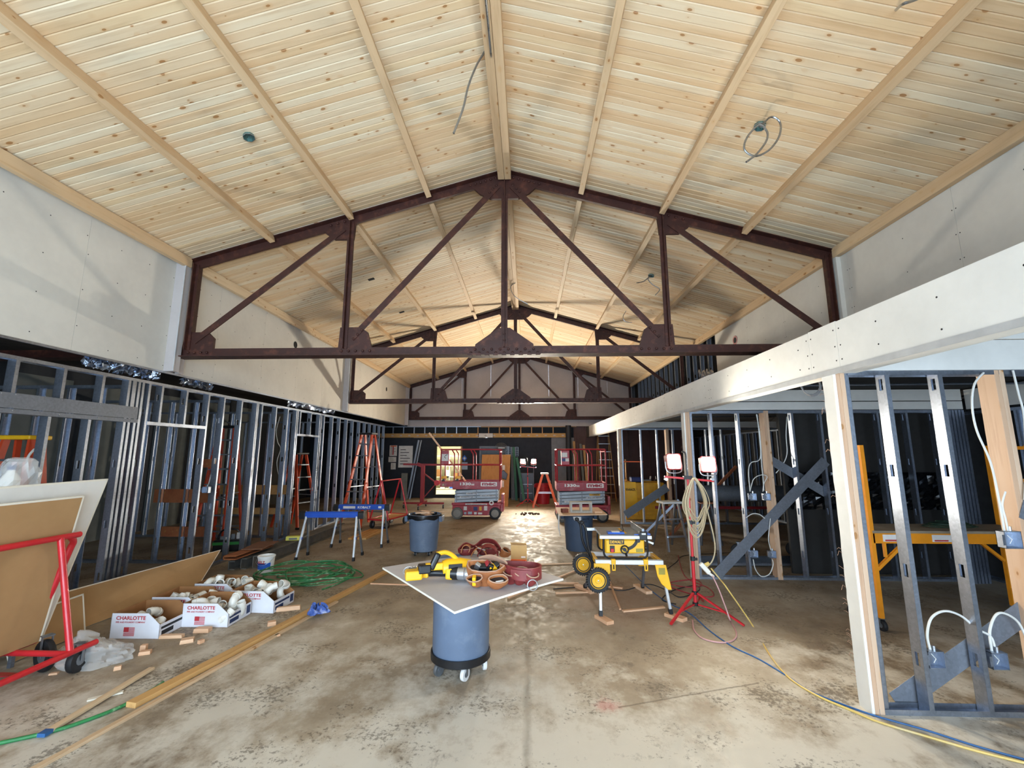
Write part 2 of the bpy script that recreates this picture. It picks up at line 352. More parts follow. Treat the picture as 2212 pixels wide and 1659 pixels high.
# ---- battens, eave boards and ridge boards, one length per bay
bays = ((-2.0, 5.76), (5.93, 11.58), (11.75, 17.66)); tn = 0
words = ('nearest', 'middle', 'far')
for bi, (y0, y1) in enumerate(bays):
    for x in (-3.70, -2.56, -1.44, .82, 1.95, 3.07):
        sd = 1 if x > XK else -1; up = V((SL*sd, 0, 1)).normalized(); tn += 1
        c = V((x, 0, zdeck(x)))-up*.06
        m = MB().bar((c.x, y0, c.z), (c.x, y1, c.z), .075, .118, up)
        o = m.build('trim_%d' % tn, TRIM, bevel=.003); tag(o, 'pine batten under the board ceiling in the %s bay' % words[bi], kind='structure', group='ceiling battens of the %s bay' % words[bi])
    for x in (-4.86, 4.23):
        sd = 1 if x > XK else -1; tn += 1
        o = B((x-.035, y0, zdeck(x)-.15), (x+.035, y1, zdeck(x)-.01)).build('trim_%d' % tn, TRIM, bevel=.003)
        tag(o, 'pine eave board along the top of the %s wall in the %s bay' % ('right' if sd > 0 else 'left', words[bi]), kind='structure')
    for sx in (-1, 1):
        tn += 1
        o = B((XK+(.0015 if sx > 0 else -.094), y0, 5.72), (XK+(.094 if sx > 0 else -.0015), y1, 5.90)).build('trim_%d' % tn, TRIM, bevel=.004)
        tag(o, '%s ridge board of the pine ceiling in the %s bay' % ('right' if sx > 0 else 'left', words[bi]), kind='structure')

# ---- upper drywall, left: sheets 1.2 m wide with a wrapped pier at each truss
def sheets(par, x, edges, z0, z1, th, mat, face):
    for a, b in zip(edges, edges[1:]):
        MB().box((x, a+.0015, z0), (x+th*face, b-.0015, z1)).build('drywall_sheet', mat, par)
def screw_dots(par, pts, nrm, r=.006):
    m = MB(); n = V(nrm)
    for p in pts: m.cyl(V(p), V(p)+n*.0015, r, n=6)
    tag(m.build('screw_heads', BLACKP, par), kind='stuff')
wl = struct('wall_left', 'upper drywall wall along the left eave with wrapped piers at the trusses')
ed = []
y = -2.0
for yt in TY:
    seq = [yt-.16]
    while seq[-1]-1.22 > y: seq.append(seq[-1]-1.22)
    seq.append(y); ed.append(seq[::-1]); y = yt+.12
for seq in ed: sheets(wl, -4.985, seq, 2.905, 4.56, -.014, DRY, 1)
pts = []
for seq in ed:
    for a in seq:
        pts += [(-4.985, a+(.02 if k % 2 else -.02), 2.98+k*.21) for k in range(8) if random.random() < .8]
    for a, b in zip(seq, seq[1:]):
        for f in (.33, .66): pts += [(-4.985, a+(b-a)*f+random.uniform(-.01, .01), 3.0+k*.42) for k in range(4)]
screw_dots(wl, pts, (1, 0, 0))
for yt in TY:
    MB().box((-4.99, yt-.16, 2.905), (-4.845, yt-.06, 4.5)).build('drywall_pier', DRYG, wl)
    MB().box((-4.99, yt+.04, 2.905), (-4.93, yt+.12, 4.5)).build('drywall_pier', DRYG, wl)
    MB().bar((-4.843, yt-.165, 2.905), (-4.843, yt-.165, 4.5), .012, .012).build('corner_bead', ALUW, wl)
MB().box((-5.0, -2, 2.88), (-4.975, 17.6, 2.905)).build('bottom_track', GALV, wl)
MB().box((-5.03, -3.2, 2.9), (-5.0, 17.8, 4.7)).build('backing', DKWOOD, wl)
for u, v in ((638, 745), (834.7, 840.7)):
    p = xp(u, v, -4.984)
    MB().lathe([(0, .004), (.075, .004)], 20, axis=(1, 0, 0)).build('duct_hole', BLACK, wl, p)
    MB().lathe([(.075, .001), (.079, .006), (.083, .001)], 20, axis=(1, 0, 0)).build('hole_rim', EDGE, wl, p)
# ---- upper drywall, right, then bare studs further on
wr = struct('wall_right', 'upper drywall wall along the right eave, bare metal studs at its far end')
sheets(wr, 4.27, [-2, -.72, .5, 1.72, 2.94, 4.16, 5.6, 7.1, 8.3, 9.72], 2.79, 4.5, .014, DRY, 1)
screw_dots(wr, [(4.27, a+s, 2.9+.26*k) for a in (2.94, 4.16, 5.6, 7.1, 8.3) for k in range(6) for s in (-.02, .02)] + [(4.27, a+.6, 3.0+.4*k) for a in (1.72, 2.94, 4.16, 5.6, 7.1) for k in range(4)], (-1, 0, 0))
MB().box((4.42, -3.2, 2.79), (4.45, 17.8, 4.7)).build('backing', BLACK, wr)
p = xp(1588, 735, 4.268)
MB().lathe([(0, .004), (.085, .004)], 20, axis=(-1, 0, 0)).build('duct_hole', BLACK, wr, p); MB().lathe([(.06, .003), (.085, .012), (.095, .002)], 14, axis=(-1, 0, 0)).build('hole_rim', simple('insulation_pink', 'c98f8a', .9), wr, p)
MB().box((4.21, 5.72, 2.8), (4.27, 5.8, 4.45)).build('drywall_pier', DRY, wr)

# ---- metal C studs (shared meshes): depth .092 along local x, flange .034 along local y
_sm = {}
def stud_mesh(h, mat=None):
    k = (round(h, 3), (mat or GALV).name)
    if k in _sm: return _sm[k]
    m = MB(); d, fw, t = .092, .034, .0025; zz = 0
    holes = [z for z in (.30, .90, 1.62, 2.28) if z+.14 < h]
    for z in holes+[None]:
        top = z if z is not None else h
        m.box((0, 0, zz), (d, t, top))
        if z is not None: m.box((0, 0, z), (.028, t, z+.09)).box((d-.028, 0, z), (d, t, z+.09)); zz = z+.09
    m.box((0, 0, 0), (t, fw, h)).box((d-t, 0, 0), (d, fw, h)).box((0, fw-t, 0), (.009, fw, h)).box((d-.009, fw-t, 0), (d, fw, h))
    m.box((t, .014, 0), (t+.0005, .020, h))
    _sm[k] = m.mesh('stud', mat or GALV); return _sm[k]
def stud_l(par, x, yright, h, z0=0):     # wall along Y, room side at x, web to the camera
    return place('stud', stud_mesh(h), par, (x-.092, yright-.034, z0))
def stud_c(par, xright, y, h, z0=0, mat=None):     # wall along X, flange to the camera, web to -X
    return place('stud', stud_mesh(h, mat), par, (xright-.034, y+.092, z0), (0, 0, -math.pi/2))
def track(par, p, q, wd=.096, up=1, mat=None):
    p = V(p); q = V(q); d = (q-p).normalized(); s = V((-d.y, d.x, 0))*(wd/2); m = MB(); z = V((0, 0, 1))
    m.bar(p+z*.001, q+z*.001, wd, .0025)
    for sg in (-1, 1): m.bar(p+s*sg+z*(.017*up), q+s*sg+z*(.017*up), .0025, .036)
    return m.build('track', mat or GALV, par)
# right upper bare studs
for k in range(16): place('stud', stud_mesh(1.7), wr, (4.40, 9.8+k*.47, 2.8), (0, 0, math.pi))
for k in range(3):
    m = MB(); c = xp(1515+k*10, 800+k*2, 4.3)
    for j in range(14): m.sph((c.x, c.y+random.uniform(-.15, .15), c.z-.1+random.uniform(-.2, .1)), .05, 5, 4, .3, 1, 1.3)
    m.build('foil_batt', FOIL, wr)

# ---- left framing
wf = struct('wall_left_lower', 'light-gauge steel stud framing along the left side')
for y in (2.3, 2.75, 3.2, 3.62, 4.07, 4.52, 4.96, 5.38): stud_l(wf, -5.05, y, .36, 2.375)
for y in (2.75, 3.2, 3.65, 4.12, 4.57, 5.0): stud_l(wf, -5.10, y-.09, 2.2)
for y in (5.30, 5.36, 5.44, 5.50, 5.60, 6.70, 7.06, 7.51, 7.94, 7.98, 8.11, 8.58, 9.01, 9.36, 9.42, 10.44, 10.52, 10.68, 11.16, 11.6, 12.07, 12.5, 13.0, 13.46, 13.9, 14.37, 14.82, 15.3): stud_l(wf, -5.05, y, 2.74)
for y in (5.81, 6.25, 9.53, 10.01): stud_l(wf, -5.05, y, .54, 2.20)
track(wf, (-5.096, 2.2, 2.745), (-5.096, 15.3, 2.745), up=-1)
for a, b in ((2.2, 5.6), (6.68, 9.4), (10.5, 15.3)): track(wf, (-5.096, a, 0), (-5.096, b, 0))
for a, b in ((5.6, 6.68), (9.42, 10.45)):
    MB().box((-5.145, a, 2.165), (-5.045, b, 2.21)).build('door_header', GALV, wf)
MB().box((-5.046, 2.2, 2.23), (-5.040, 5.44, 2.38)).build('header_plate', GALVD, wf)
MB().box((-5.146, 2.2, 2.18), (-5.044, 5.46, 2.225)).build('header_track', GALVD, wf)
m = MB()
for y in (3.95, 4.07, 4.5, 4.93, 5.36):
    m.sph((-5.039, y, 2.365), .007, 6, 4); m.sph((-5.042, y, 2.205), .007, 6, 4)
tag(m.build('screw_heads', ALU, wf), kind='stuff')
# cross partitions of the left rooms
wx = struct('wall_left_inner', 'steel stud cross partitions and block wall of the left rooms')
for Y, x0, x1 in ((5.6, -8.9, -5.2), (7.3, -7.6, -5.2), (9.5, -8.9, -5.2), (12.6, -8.9, -5.2)):
    track(wx, (x0, Y+.046, 2.70), (x1, Y+.046, 2.70), up=-1); track(wx, (x0, Y+.046, 0), (x1, Y+.046, 0))
    n = int((x1-x0)/.43)
    for k in range(n): stud_c(wx, x1-.12-k*.43, Y, 2.69)
for z, xa, xb, hh in ((1.62, -5.55, -5.3, .14), (1.08, -6.3, -5.3, .22), (.50, -6.1, -5.3, .16)):
    k = 0; x = xb
    while x > xa+.05:
        B((max(xa, x-.40), 7.31, z-hh/2), (x-.012, 7.35, z+hh/2)).build('blocking', BLOCK, wx); x -= .43
for z, hh in ((1.0, .2), (.55, .13)):
    for k in range(4): B((-5.62-k*.43+.02, 9.51, z-hh/2), (-5.22-k*.43, 9.55, z+hh/2)).build('blocking', BLOCKY, wx)
for k in range(9):
    y = 2.6+k*1.52
    MB().box((-9.0, y, 0), (-8.95, y+1.0, 3.2)).build('wall_board', GREYW, wx)
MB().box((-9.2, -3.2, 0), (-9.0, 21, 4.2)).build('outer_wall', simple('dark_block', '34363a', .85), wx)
MB().box((-8.93, 5.3, 0.9), (-8.9, 6.3, 2.05)).build('cardboard_sheet', CARD, wx)
# dark roof space over the left rooms
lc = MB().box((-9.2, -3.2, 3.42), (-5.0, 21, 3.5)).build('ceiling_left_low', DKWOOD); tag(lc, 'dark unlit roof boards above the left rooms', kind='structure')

# ---- soffit beam along the right
ws = struct('wall_soffit', 'long drywall-clad beam running down the right side')
e = [-2.0, -.5, 1.0, 3.33, 3.66, 5.7, 7.6, 9.6, 11.79, 14.0, 16.9]
for i, (a, b) in enumerate(zip(e, e[1:])):
    MB().box((2.385, a+.0012, 2.43), (2.399, b-.0012, 2.80+(i % 2)*.006)).build('drywall_sheet', DRYW, ws)
    MB().box((2.385, a+.0012, 2.412), (2.56, b-.0012, 2.43)).build('soffit_strip', DRYW, ws)
MB().box((2.379, -2, 2.40), (2.386, 16.9, 2.442)).build('edge_bead', ALUW, ws)
MB().box((2.40, -2, 2.44), (2.55, 16.9, 2.79)).build('core', TIMB, ws)
MB().box((2.38, 16.9, 2.41), (2.56, 17.7, 2.81)).build('dark_end', simple('painted_shade_board', '55524e', .9), ws)  # shade at the beam's far end is put into this darker colour
screw_dots(ws, [(2.385, a+.45*k+.15, z+random.uniform(-.02, .02)) for a, b in zip(e, e[1:]) for k in range(int((b-a)/.45)) for z in (2.52, 2.70)] + [(2.385, a+s, z) for a in e[1:] for s in (-.03, .03) for z in (2.5, 2.61, 2.74)], (-1, 0, 0))
# ---- posts carrying it
def soffit_post(par, Y, h=2.415):
    MB().box((2.402, Y, 0), (2.437, Y+.14, h)).build('timber_post', TIMB, par, bevel=.003)
    MB().box((2.438, Y, 0), (2.474, Y+.14, h)).build('timber_post', TIMB, par, bevel=.003)
    stud_c(par, 2.512, Y+.01, h)
    m = MB(); n = 40                                     # roughly torn edge of the drywall return
    pts = [(Y+.005, 0), (Y+.005, h)]
    for k in range(n+1): pts.append((Y+.125+random.uniform(-.004, .004), h-h*k/n))
    m.prism(pts, 0, 2.386, 2.400); m.build('drywall_return', DRYW, par)
    MB().box((2.384, Y-.004, 0), (2.402, Y+.006, h)).build('corner_bead', WHITE, par)
    m = MB()
    for k in range(26):
        z = random.uniform(.1, 2.3); p = V((2.384, Y+.12, z)); m.tube([p, p+V((-.008, .02, .012)), p+V((-.012, .035, random.uniform(-.03, .02)))], .0012, 4)
    tag(m.build('torn_paper', SUEDE, par), kind='stuff')
def cross_wall(nm, lab, Y, x1, rights, timbers, hdr, h=2.43):
    w_ = struct(nm, lab); soffit_post(w_, Y)
    for x in rights: stud_c(w_, x, Y, h)
    for x in timbers:
        MB().box((x, Y, .0), (x+.036, Y+.14, h)).build('timber_stud', TIMB, w_, bevel=.003); MB().box((x+.037, Y, .0), (x+.073, Y+.14, h)).build('timber_stud', TIMB, w_, bevel=.003)
    track(w_, (2.39, Y+.05, 0), (x1, Y+.05, 0)); track(w_, (2.5, Y+.05, h), (x1, Y+.05, h), up=-1)
    for z0, z1 in hdr: MB().box((2.56, Y-.002, z0), (x1, Y-.016, z1)).build('header_board', DRYW, w_)
    return w_
w1 = cross_wall('wall_front_right', 'nearest stud partition on the right with wiring boxes', 3.42, 5.4, (2.81, 3.21, 4.1, 4.5, 4.9), (3.60,), ((2.43, 2.665), (2.672, 2.745)))
w2 = cross_wall('wall_middle_right', 'second stud partition on the right with crossed steel straps', 6.7, 6.5, (2.81, 3.22, 4.02, 4.44, 4.86, 5.28, 5.7, 6.1, 6.42, 6.48), (3.58,), ((2.44, 2.56), (2.572, 2.74)))
w3 = cross_wall('wall_far_right', 'third stud partition on the right before the tool chest', 11.6, 6.5, (3.0, 3.42, 3.84, 4.26, 4.7, 5.1), (3.64,), ((2.45, 2.60),))
def strap(par, a, b, wd, Y):
    MB().bar((a[0], Y, a[1]), (b[0], Y, b[1]), .003, wd, up=(0, -1, 0) if False else V((-(b[1]-a[1]), 0, b[0]-a[0]))).build('steel_strap', GALVD, par)
strap(w1, (2.64, .02), (4.3, 1.06), .155, 3.535); strap(w1, (3.62, 1.40), (4.3, 1.1), .15, 3.415)
strap(w2, (2.70, .05), (4.42, 1.68), .15, 6.692); strap(w2, (3.66, 1.70), (4.5, 1.17), .13, 6.80)
strap(w3, (2.5, .22), (3.6, .92), .2, 11.59)
# right outer wall with its row of studs
wo = struct('wall_right_outer', 'dark outer wall behind the right rooms lined with metal studs')
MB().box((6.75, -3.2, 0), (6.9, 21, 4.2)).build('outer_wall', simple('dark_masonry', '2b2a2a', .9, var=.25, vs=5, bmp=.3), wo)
for k in range(34): place('stud', stud_mesh(2.4), wo, (6.74, 3.7+k*.41, 0), (0, 0, math.pi))
track(wo, (6.69, 3.4, 0), (6.69, 17.6, 0)); track(wo, (6.69, 3.4, 2.41), (6.69, 17.6, 2.41), up=-1)
MB().box((6.56, 3.5, 2.44), (6.575, 6.7, 2.73)).build('header_board', DRYW, wo)
for k in range(5): MB().box((6.2+k*.05, 6.60+k*.003, 0), (6.235+k*.05, 6.65, 2.42)).build('stud', GALV, wo)
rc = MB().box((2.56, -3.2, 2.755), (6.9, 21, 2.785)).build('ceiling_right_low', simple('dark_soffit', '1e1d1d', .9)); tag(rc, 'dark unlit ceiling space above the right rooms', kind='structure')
# crawl of conduits and pipes in that ceiling space
for i, (y, z) in enumerate(((4.3, 2.66), (4.9, 2.70), (5.6, 2.64), (7.6, 2.58), (8.3, 2.62), (9.2, 2.6), (10.2, 2.62), (12.5, 2.6), (13.6, 2.62))):
    o = MB().cyl((2.57, y, z), (6.7, y+random.uniform(-.25, .25), z+.02), .014, n=8).build('conduit', GALV)
    tag(o, ('first', 'second', 'third', 'fourth', 'fifth', 'sixth', 'seventh', 'eighth', 'ninth')[i]+' thin steel conduit from the front crossing the ceiling space of the right rooms', 'conduit', 'conduits above the right rooms')

# ---- end wall: gable drywall, framing strip, dark blue lower wall with a doorway
we = struct('wall_back', 'end wall with gable drywall above a dark blue lower wall')
xs = [XL-.1, -3.9, -2.7, -1.5, XK, .9, 2.1, 3.3, XR+.1]
for a, b in zip(xs, xs[1:]):
    MB().prism([(a+.002, 2.93), (b-.002, 2.93), (b-.002, zdeck(b)), (a+.002, zdeck(a))], 1, 17.78, 17.80).build('drywall_sheet', DRYG, we)
MB().box((XL-.1, 17.76, 2.86), (XR+.1, 17.80, 2.93)).build('gable_trim', DRYG, we)
screw_dots(we, [(a+s, 17.779, 3.1+.33*k) for a in xs[1:-1] for s in (-.03, .5) for k in range(6) if 3.1+.33*k < zdeck(a)-.1], (0, -1, 0))
def wallbox(x0, x1, z0, z1, mat, nm, y0=17.85, y1=17.95): return MB().box((x0, y0, z0), (x1, y1, z1)).build(nm, mat, we)
wallbox(-9.0, -3.72, 0, 2.40, NAVYW, 'painted_board'); wallbox(-2.72, .98, 0, 2.40, NAVYW, 'painted_board'); wallbox(-3.72, -2.72, 2.05, 2.40, NAVYW, 'painted_board')
wallbox(-3.72, -2.72, 0, .13, NAVYW, 'step_riser')
wallbox(.98, 1.9, 0, 2.40, simple('grey_panel', '777a80', .8), 'grey_board'); wallbox(1.9, 6.8, 0, 3.0, BROWNW, 'brown_board', 17.97, 18.03)
for k in range(11): MB().box((1.95+k*.43, 17.90, 0), (1.99+k*.43, 17.97, 2.9)).build('timber_stud', BROWNW, we)
for k, (a, b) in enumerate(((-6.2, -3.9), (-3.88, -2.0), (-1.98, -1.4), (-1.39, 1.75))):
    MB().box((a, 17.82, 2.41), (b-.01, 17.85, 2.58)).build('header_board', CARDL if k != 2 else DRYW, we)
m = MB()
for k in range(22):
    x = -5.9+k*.35; m.sph((x, 17.815, 2.49), .035, 6, 4, 1.6, .12, .8)
tag(m.build('joint_compound_dabs', DRYG, we), kind='stuff')
for k in range(17): MB().box((-6.0+k*.44, 17.83, 2.58), (-5.965+k*.44, 17.92, 2.86)).build('cripple_stud', GALV if k < 9 else BLOCKY, we)
MB().box((-6.0, 17.82, 2.84), (-1.9, 17.93, 2.87)).build('track', GALV, we); MB().box((-1.9, 17.82, 2.83), (2.0, 17.93, 2.86)).build('top_plate', BLOCKY, we)
MB().box((-9, 18.6, 0), (-4.8, 18.7, 4.2)).build('dark_backing', BLACK, we); MB().box((-1.7, 18.6, 0), (6.9, 18.7, 4.2)).build('dark_backing', BLACK, we); MB().box((-4.8, 18.6, 2.45), (-1.7, 18.7, 4.2)).build('dark_backing', BLACK, we)
MB().box((4.15, 17.9, 2.7), (7.2, 18.0, 5.2)).build('dark_closure', BLACK, we); MB().box((-9.2, 17.9, 2.85), (-4.8, 18.0, 5.2)).build('dark_closure', BLACK, we)
MB().box((-6.2, 17.7, 2.30), (-6.9, 17.9, 0)).build('dark_jamb', BLACK, we)
# doorway and the bright store room behind it
d1 = struct('door_1', 'open doorway in the end wall with a brightly lit store room behind')
for a, b in ((-3.78, -3.72), (-2.72, -2.66)): MB().box((a, 17.82, .13), (b, 18.0, 2.05)).build('door_jamb', DKWOOD if a < -3 else LUMX, d1)
MB().box((-3.78, 17.82, 2.05), (-2.66, 18.0, 2.10)).build('door_head', DKWOOD, d1)
STORE = simple('store_cream', 'd8d2b4', .7)
m = MB(); m.box((-4.6, 20.9, .13), (-1.9, 21, 2.4)); m.box((-4.7, 17.96, .13), (-4.6, 21, 2.4)); m.box((-1.9, 17.96, .13), (-1.8, 21, 2.4)); m.box((-4.7, 17.96, .03), (-1.8, 21, .13)); m.box((-4.7, 17.96, 2.38), (-1.8, 21, 2.44))
m.build('store_room_shell', STORE, d1)
MB().box((-4.2, 18.6, 2.345), (-2.3, 19.6, 2.375)).build('ceiling_tube', DOORL, d1)
sh = thing('store_shelf', 'white open shelving in the lit store room beyond the doorway', 'shelf', (-3.3, 20.2, .13))
for z in (.02, .55, 1.05, 1.5): B((-1.0, 0, z), (1.0, .4, z+.03)).build('shelf_board', WHITE, sh)
for x in (-1.0, -.3, .4, .97): B((x, 0, 0), (x+.03, .4, 1.55)).build('upright', WHITE, sh)
for k in range(9):
    o = B((-.1, 0, 0), (.1, .25, random.uniform(.15, .32))).build('storage_box', [CARD, WHITE, PAPER, BLUEB][k % 4], None, (-4.1+.2*k, 20.25, (.18 if k % 2 else .71)), bevel=.005)
    tag(o, '%s box on the store room shelving' % ('brown', 'white', 'pale', 'blue')[k % 4], 'box', '%s boxes on the store room shelving' % ('brown', 'white', 'pale', 'blue')[k % 4])
# rear wall behind the camera: shop front with mullions
wb = struct('wall_front', 'shop front wall with tall glazed openings')
MB().box((-9.2, -3.2, 0), (-4.8, -3.0, 4.6)).build('pier', DRY, wb); MB().box((4.0, -3.2, 0), (6.9, -3.0, 4.6)).build('pier', DRY, wb); MB().prism([(-4.8, 3.4), (4.0, 3.4), (4.4, 4.55), (XK, 6.0), (-5, 4.55)], 1, -3.2, -3.0).build('gable', DRY, wb)
for k in range(7): MB().box((-4.8+k*1.46, -3.2, 0), (-4.74+k*1.46, -3.1, 3.4)).build('mullion', ALUD, wb)

# ================================================================== ROOF TRUSSES
def truss(Y, lab):
    T = thing('roof_truss', lab, 'truss', (XK, Y, ZC), group='riveted roof trusses')
    hw = 4.52; zt = lambda x: (ZR-ZC)-SL*abs(x); ze = zt(hw); p2 = 2.24
    m = MB().box((-hw-.1, -.02, -.115), (hw+.1, .02, 0)).box((-hw-.1, -.11, -.128), (hw+.1, .11, -.115)); m.build('bottom_chord', STEEL, T)
    for s in (-1, 1):
        up = V((SL*s, 0, 1)).normalized()
        a = V((s*(hw+.03), 0, zt(hw+.03))); b = V((0, 0, zt(0)))
        m = MB().bar(a-up*.06, b-up*.06, .04, .12, up).bar(a-up*.005, b-up*.005, .2, .012, up); m.build('top_chord', STEEL, T)
        for x, top in ((p2, zt(p2)-.1), (hw-.03, zt(hw)-.06)):
            MB().box((s*x-.045, -.035, -.02), (s*x+.045, -.02, top)).box((s*x-.006, -.09, -.02), (s*x+.006, .09, top)).build('post', STEEL, T)
        MB().bar((s*(hw-.12), -.03, .10), (s*(p2+.10), -.03, zt(p2)-.20), .012, .085, up=V((s*1, 0, 1.3))).bar((s*(hw-.12), .0, .10), (s*(p2+.10), .0, zt(p2)-.20), .07, .012, up=V((s*1, 0, 1.3))).build('diagonal', STEEL, T)
        MB().bar((s*(p2-.10), -.03, .12), (s*.10, -.03, zt(0)-.22), .012, .085, up=V((s*1.2, 0, 1))).bar((s*(p2-.10), 0, .12), (s*.10, 0, zt(0)-.22), .07, .012, up=V((s*1.2, 0, 1))).build('diagonal', STEEL, T)
    MB().box((-.045, -.035, -.02), (.045, -.02, zt(0)-.1)).box((-.006, -.09, -.02), (.006, .09, zt(0)-.1)).build('king_post', STEEL, T)
    def gus(poly, riv):
        m = MB().prism(poly, 1, -.022, .022); g = m.build('gusset_plate', STEEL, T)
        r = MB()
        for x, z in riv: r.lathe([(.019, 0), (.018, .008), (.012, .015), (0, .018)], 8, (x, -.034, z), axis=(0, -1, 0))
        if riv: tag(r.build('rivets', STEEL, g), kind='stuff')
    for s in (-1, 1):
        S = lambda l: [(s*x, z) for x, z in l]
        gus(S([(hw+.06, -.1), (hw-.40, -.1), (hw-.40, .15), (hw-.30, .24), (hw+.02, .24)]), S([(hw-.06-.09*k, -.06) for k in range(4)]))
        gus(S([(p2+.09, -.1), (p2-.42, -.1), (p2-.32, .22), (p2-.22, .29), (p2+.07, .29)]), S([(p2+.03-.1*k, -.055) for k in range(5)]+[(p2+.02, .05+.09*k) for k in range(3)]+[(p2-.13-.055*k, .12+.062*k) for k in range(3)]))
        gus(S([(p2-.06, zt(p2)-.08), (p2+.38, zt(p2+.38)-.08), (p2+.38, zt(p2)-.26), (p2+.24, zt(p2)-.36), (p2-.04, zt(p2)-.36)]), S([(p2+.1+.1*k, zt(p2+.1+.1*k)-.06) for k in range(3)]))
    gus([(-.42, -.1), (-.40, .03), (-.08, .26), (.08, .26), (.40, .03), (.42, -.1)], [(x*.115, -.045) for x in (-3.5, -2.5, -1.5, -.5, .5, 1.5, 2.5, 3.5)]+[(x*.115, -.095) for x in (-4, -3, -2, -1, 0, 1, 2, 3, 4)]+[(0, .08), (0, .17)])
    gus([(-.50, zt(.5)-.06), (-.36, zt(0)-.34), (-.2, zt(0)-.42), (.2, zt(0)-.42), (.36, zt(0)-.34), (.50, zt(.5)-.06), (0, zt(0)-.03)], [(s*(.13+.075*k), zt(.13+.075*k)-.06) for s in (-1, 1) for k in range(6)]+[(s*(.12+.05*k), zt(0)-.22-.055*k) for s in (-1, 1) for k in range(3)]+[(0, zt(0)-.36)])
    m = MB()
    for k in range(9): m.box((-.49+k*.115, -.118, -.15), (-.43+k*.115, -.03, -.128))
    m.box((-.5, -.11, -.137), (.5, .11, -.128)); m.build('splice_plate', STEEL, T)
    return T
for y, l in zip(TY, ('nearest riveted brown steel roof truss', 'middle riveted brown steel roof truss hanging behind the nearest one', 'furthest riveted brown steel roof truss against the gable wall')): truss(y, l)
for y in (5.84,):
    o = MB().box((-9.0, y-.02, 3.135), (-5.04, y+.02, 3.25)).box((-9.0, y-.11, 3.122), (-5.04, y+.11, 3.135)).build('steel_tie_beam', STEEL)
    tag(o, 'brown steel tie beam crossing the roof space over the left rooms', 'beam')

# ================================================================== RED DRYWALL CART, FRONT LEFT
def tube_obj(nm, paths, r, mat, par, n=10):
    m = MB()
    for p in paths: m.tube(p, r, n)
    return m.build(nm, mat, par, smooth=True)
def caster(par, x, y, r, wd=.04, mat=BLACKR, rz=0, z=0):
    h = MB().lathe([(0, -wd/2), (r*.96, -wd/2), (r, -wd/4), (r, wd/4), (r*.96, wd/2), (0, wd/2)], 24, (0, 0, 0), axis=(1, 0, 0)).build('wheel', mat, par, (x, y, z+r), (0, 0, rz), smooth=True)
    MB().lathe([(0, -wd*.55), (r*.45, -wd*.55), (r*.45, wd*.55), (0, wd*.55)], 12, axis=(1, 0, 0)).build('hub', ALUD, h)
    MB().box((-wd*.8, -.012, -.01), (-wd*.68, .012, r*1.25)).box((wd*.68, -.012, -.01), (wd*.8, .012, r*1.25)).box((-wd*.8, -.03, r*1.2), (wd*.8, .03, r*1.28)).build('fork', ALUD, h)
    return h
ca = thing('drywall_cart', 'red tubular drywall cart holding leaning sheets at the front left', 'cart', (-3.95, 3.2, 0))
zr = .205
tube_obj('base_frame', [smooth_path([(.26, -1.3, zr), (.26, .68, zr)], 2), smooth_path([(-.28, -1.3, zr), (-.28, .68, zr)], 2), [(.26, .45, zr), (-.28, .45, zr)], [(.26, -.6, zr), (-.28, -.6, zr)]], .023, RED, ca)
tube_obj('top_rail', [smooth_path([(.0, -1.3, 1.09), (.0, .50, 1.09), (-.01, .58, 1.08), (-.03, .635, 1.03), (-.06, .64, .95), (-.15, .62, .60), (-.27, .60, zr)], 6)], .025, RED, ca)
for y in (-.14, .47): tube_obj('upright', [[(.255, y, zr), (.005, y+.02, 1.085)]], .024, RED, ca)
tube_obj('rear_upright', [[(-.27, -.14, zr), (-.005, -.12, 1.085)]], .018, RED, ca)
caster(ca, -.09, .60, .125, .045, rz=1.25); caster(ca, .20, .60, .10, .045, rz=.15)
caster(ca, -.20, -.9, .10, .045); caster(ca, .20, -.9, .10, .045)
for y in (-1.2, -.9, -.3, .1): MB().box((-.28, y, .195), (.26, y+.05, .205)).build('deck_slat', REDD, ca)
def sheet(nm, lab, corners, th, mats, cat='drywall sheet', grp=None):
    a, b, c, d = [V(x) for x in corners]; n = (b-a).cross(d-a).normalized()*th
    m = MB().add([a, b, c, d, a+n, b+n, c+n, d+n], [(0,3,2,1)], 0).add([a+n, b+n, c+n, d+n], [(0,1,2,3)], 1)
    for i in range(4):
        P = [a, b, c, d]; p, q = P[i], P[(i+1) % 4]; m.add([p, q, q+n, p+n], [(0,1,2,3)], 2)
    e = -n*.12; w_ = .016                                  # face paper folded round the edges
    for p, q, r_, s_ in ((d, c, a, b), (b, c, a, d)):
        i1 = (r_-p).normalized()*w_; i2 = (s_-q).normalized()*w_; m.add([p+e, q+e, q+i2+e, p+i1+e], [(0, 1, 2, 3)], 2)
    return tag(m.build(nm, mats), lab, cat, grp)
sheet('drywall_sheet', 'brown-paper-backed drywall sheet leaning on the red cart', [(-4.13, 1.9, .225), (-4.13, 3.83, .225), (-3.975, 3.87, 1.42), (-3.975, 1.9, 1.41)], -.013, (DRYT, DRYW, EDGE))
sheet('drywall_sheet', 'taller white drywall sheet behind the brown sheet on the red cart', [(-4.19, 1.9, .23), (-4.21, 3.92, .215), (-4.06, 4.16, 1.55), (-4.06, 1.9, 1.52)], -.013, (DRYW, DRYW, EDGE))
sheet('drywall_offcut', 'long low brown-faced drywall offcut leaning along the left studs', [(-4.62, 4.35, .012), (-4.50, 6.15, .012), (-4.80, 6.95, .30), (-4.90, 4.35, .36)], -.013, (DRYT, DRYW, EDGE))
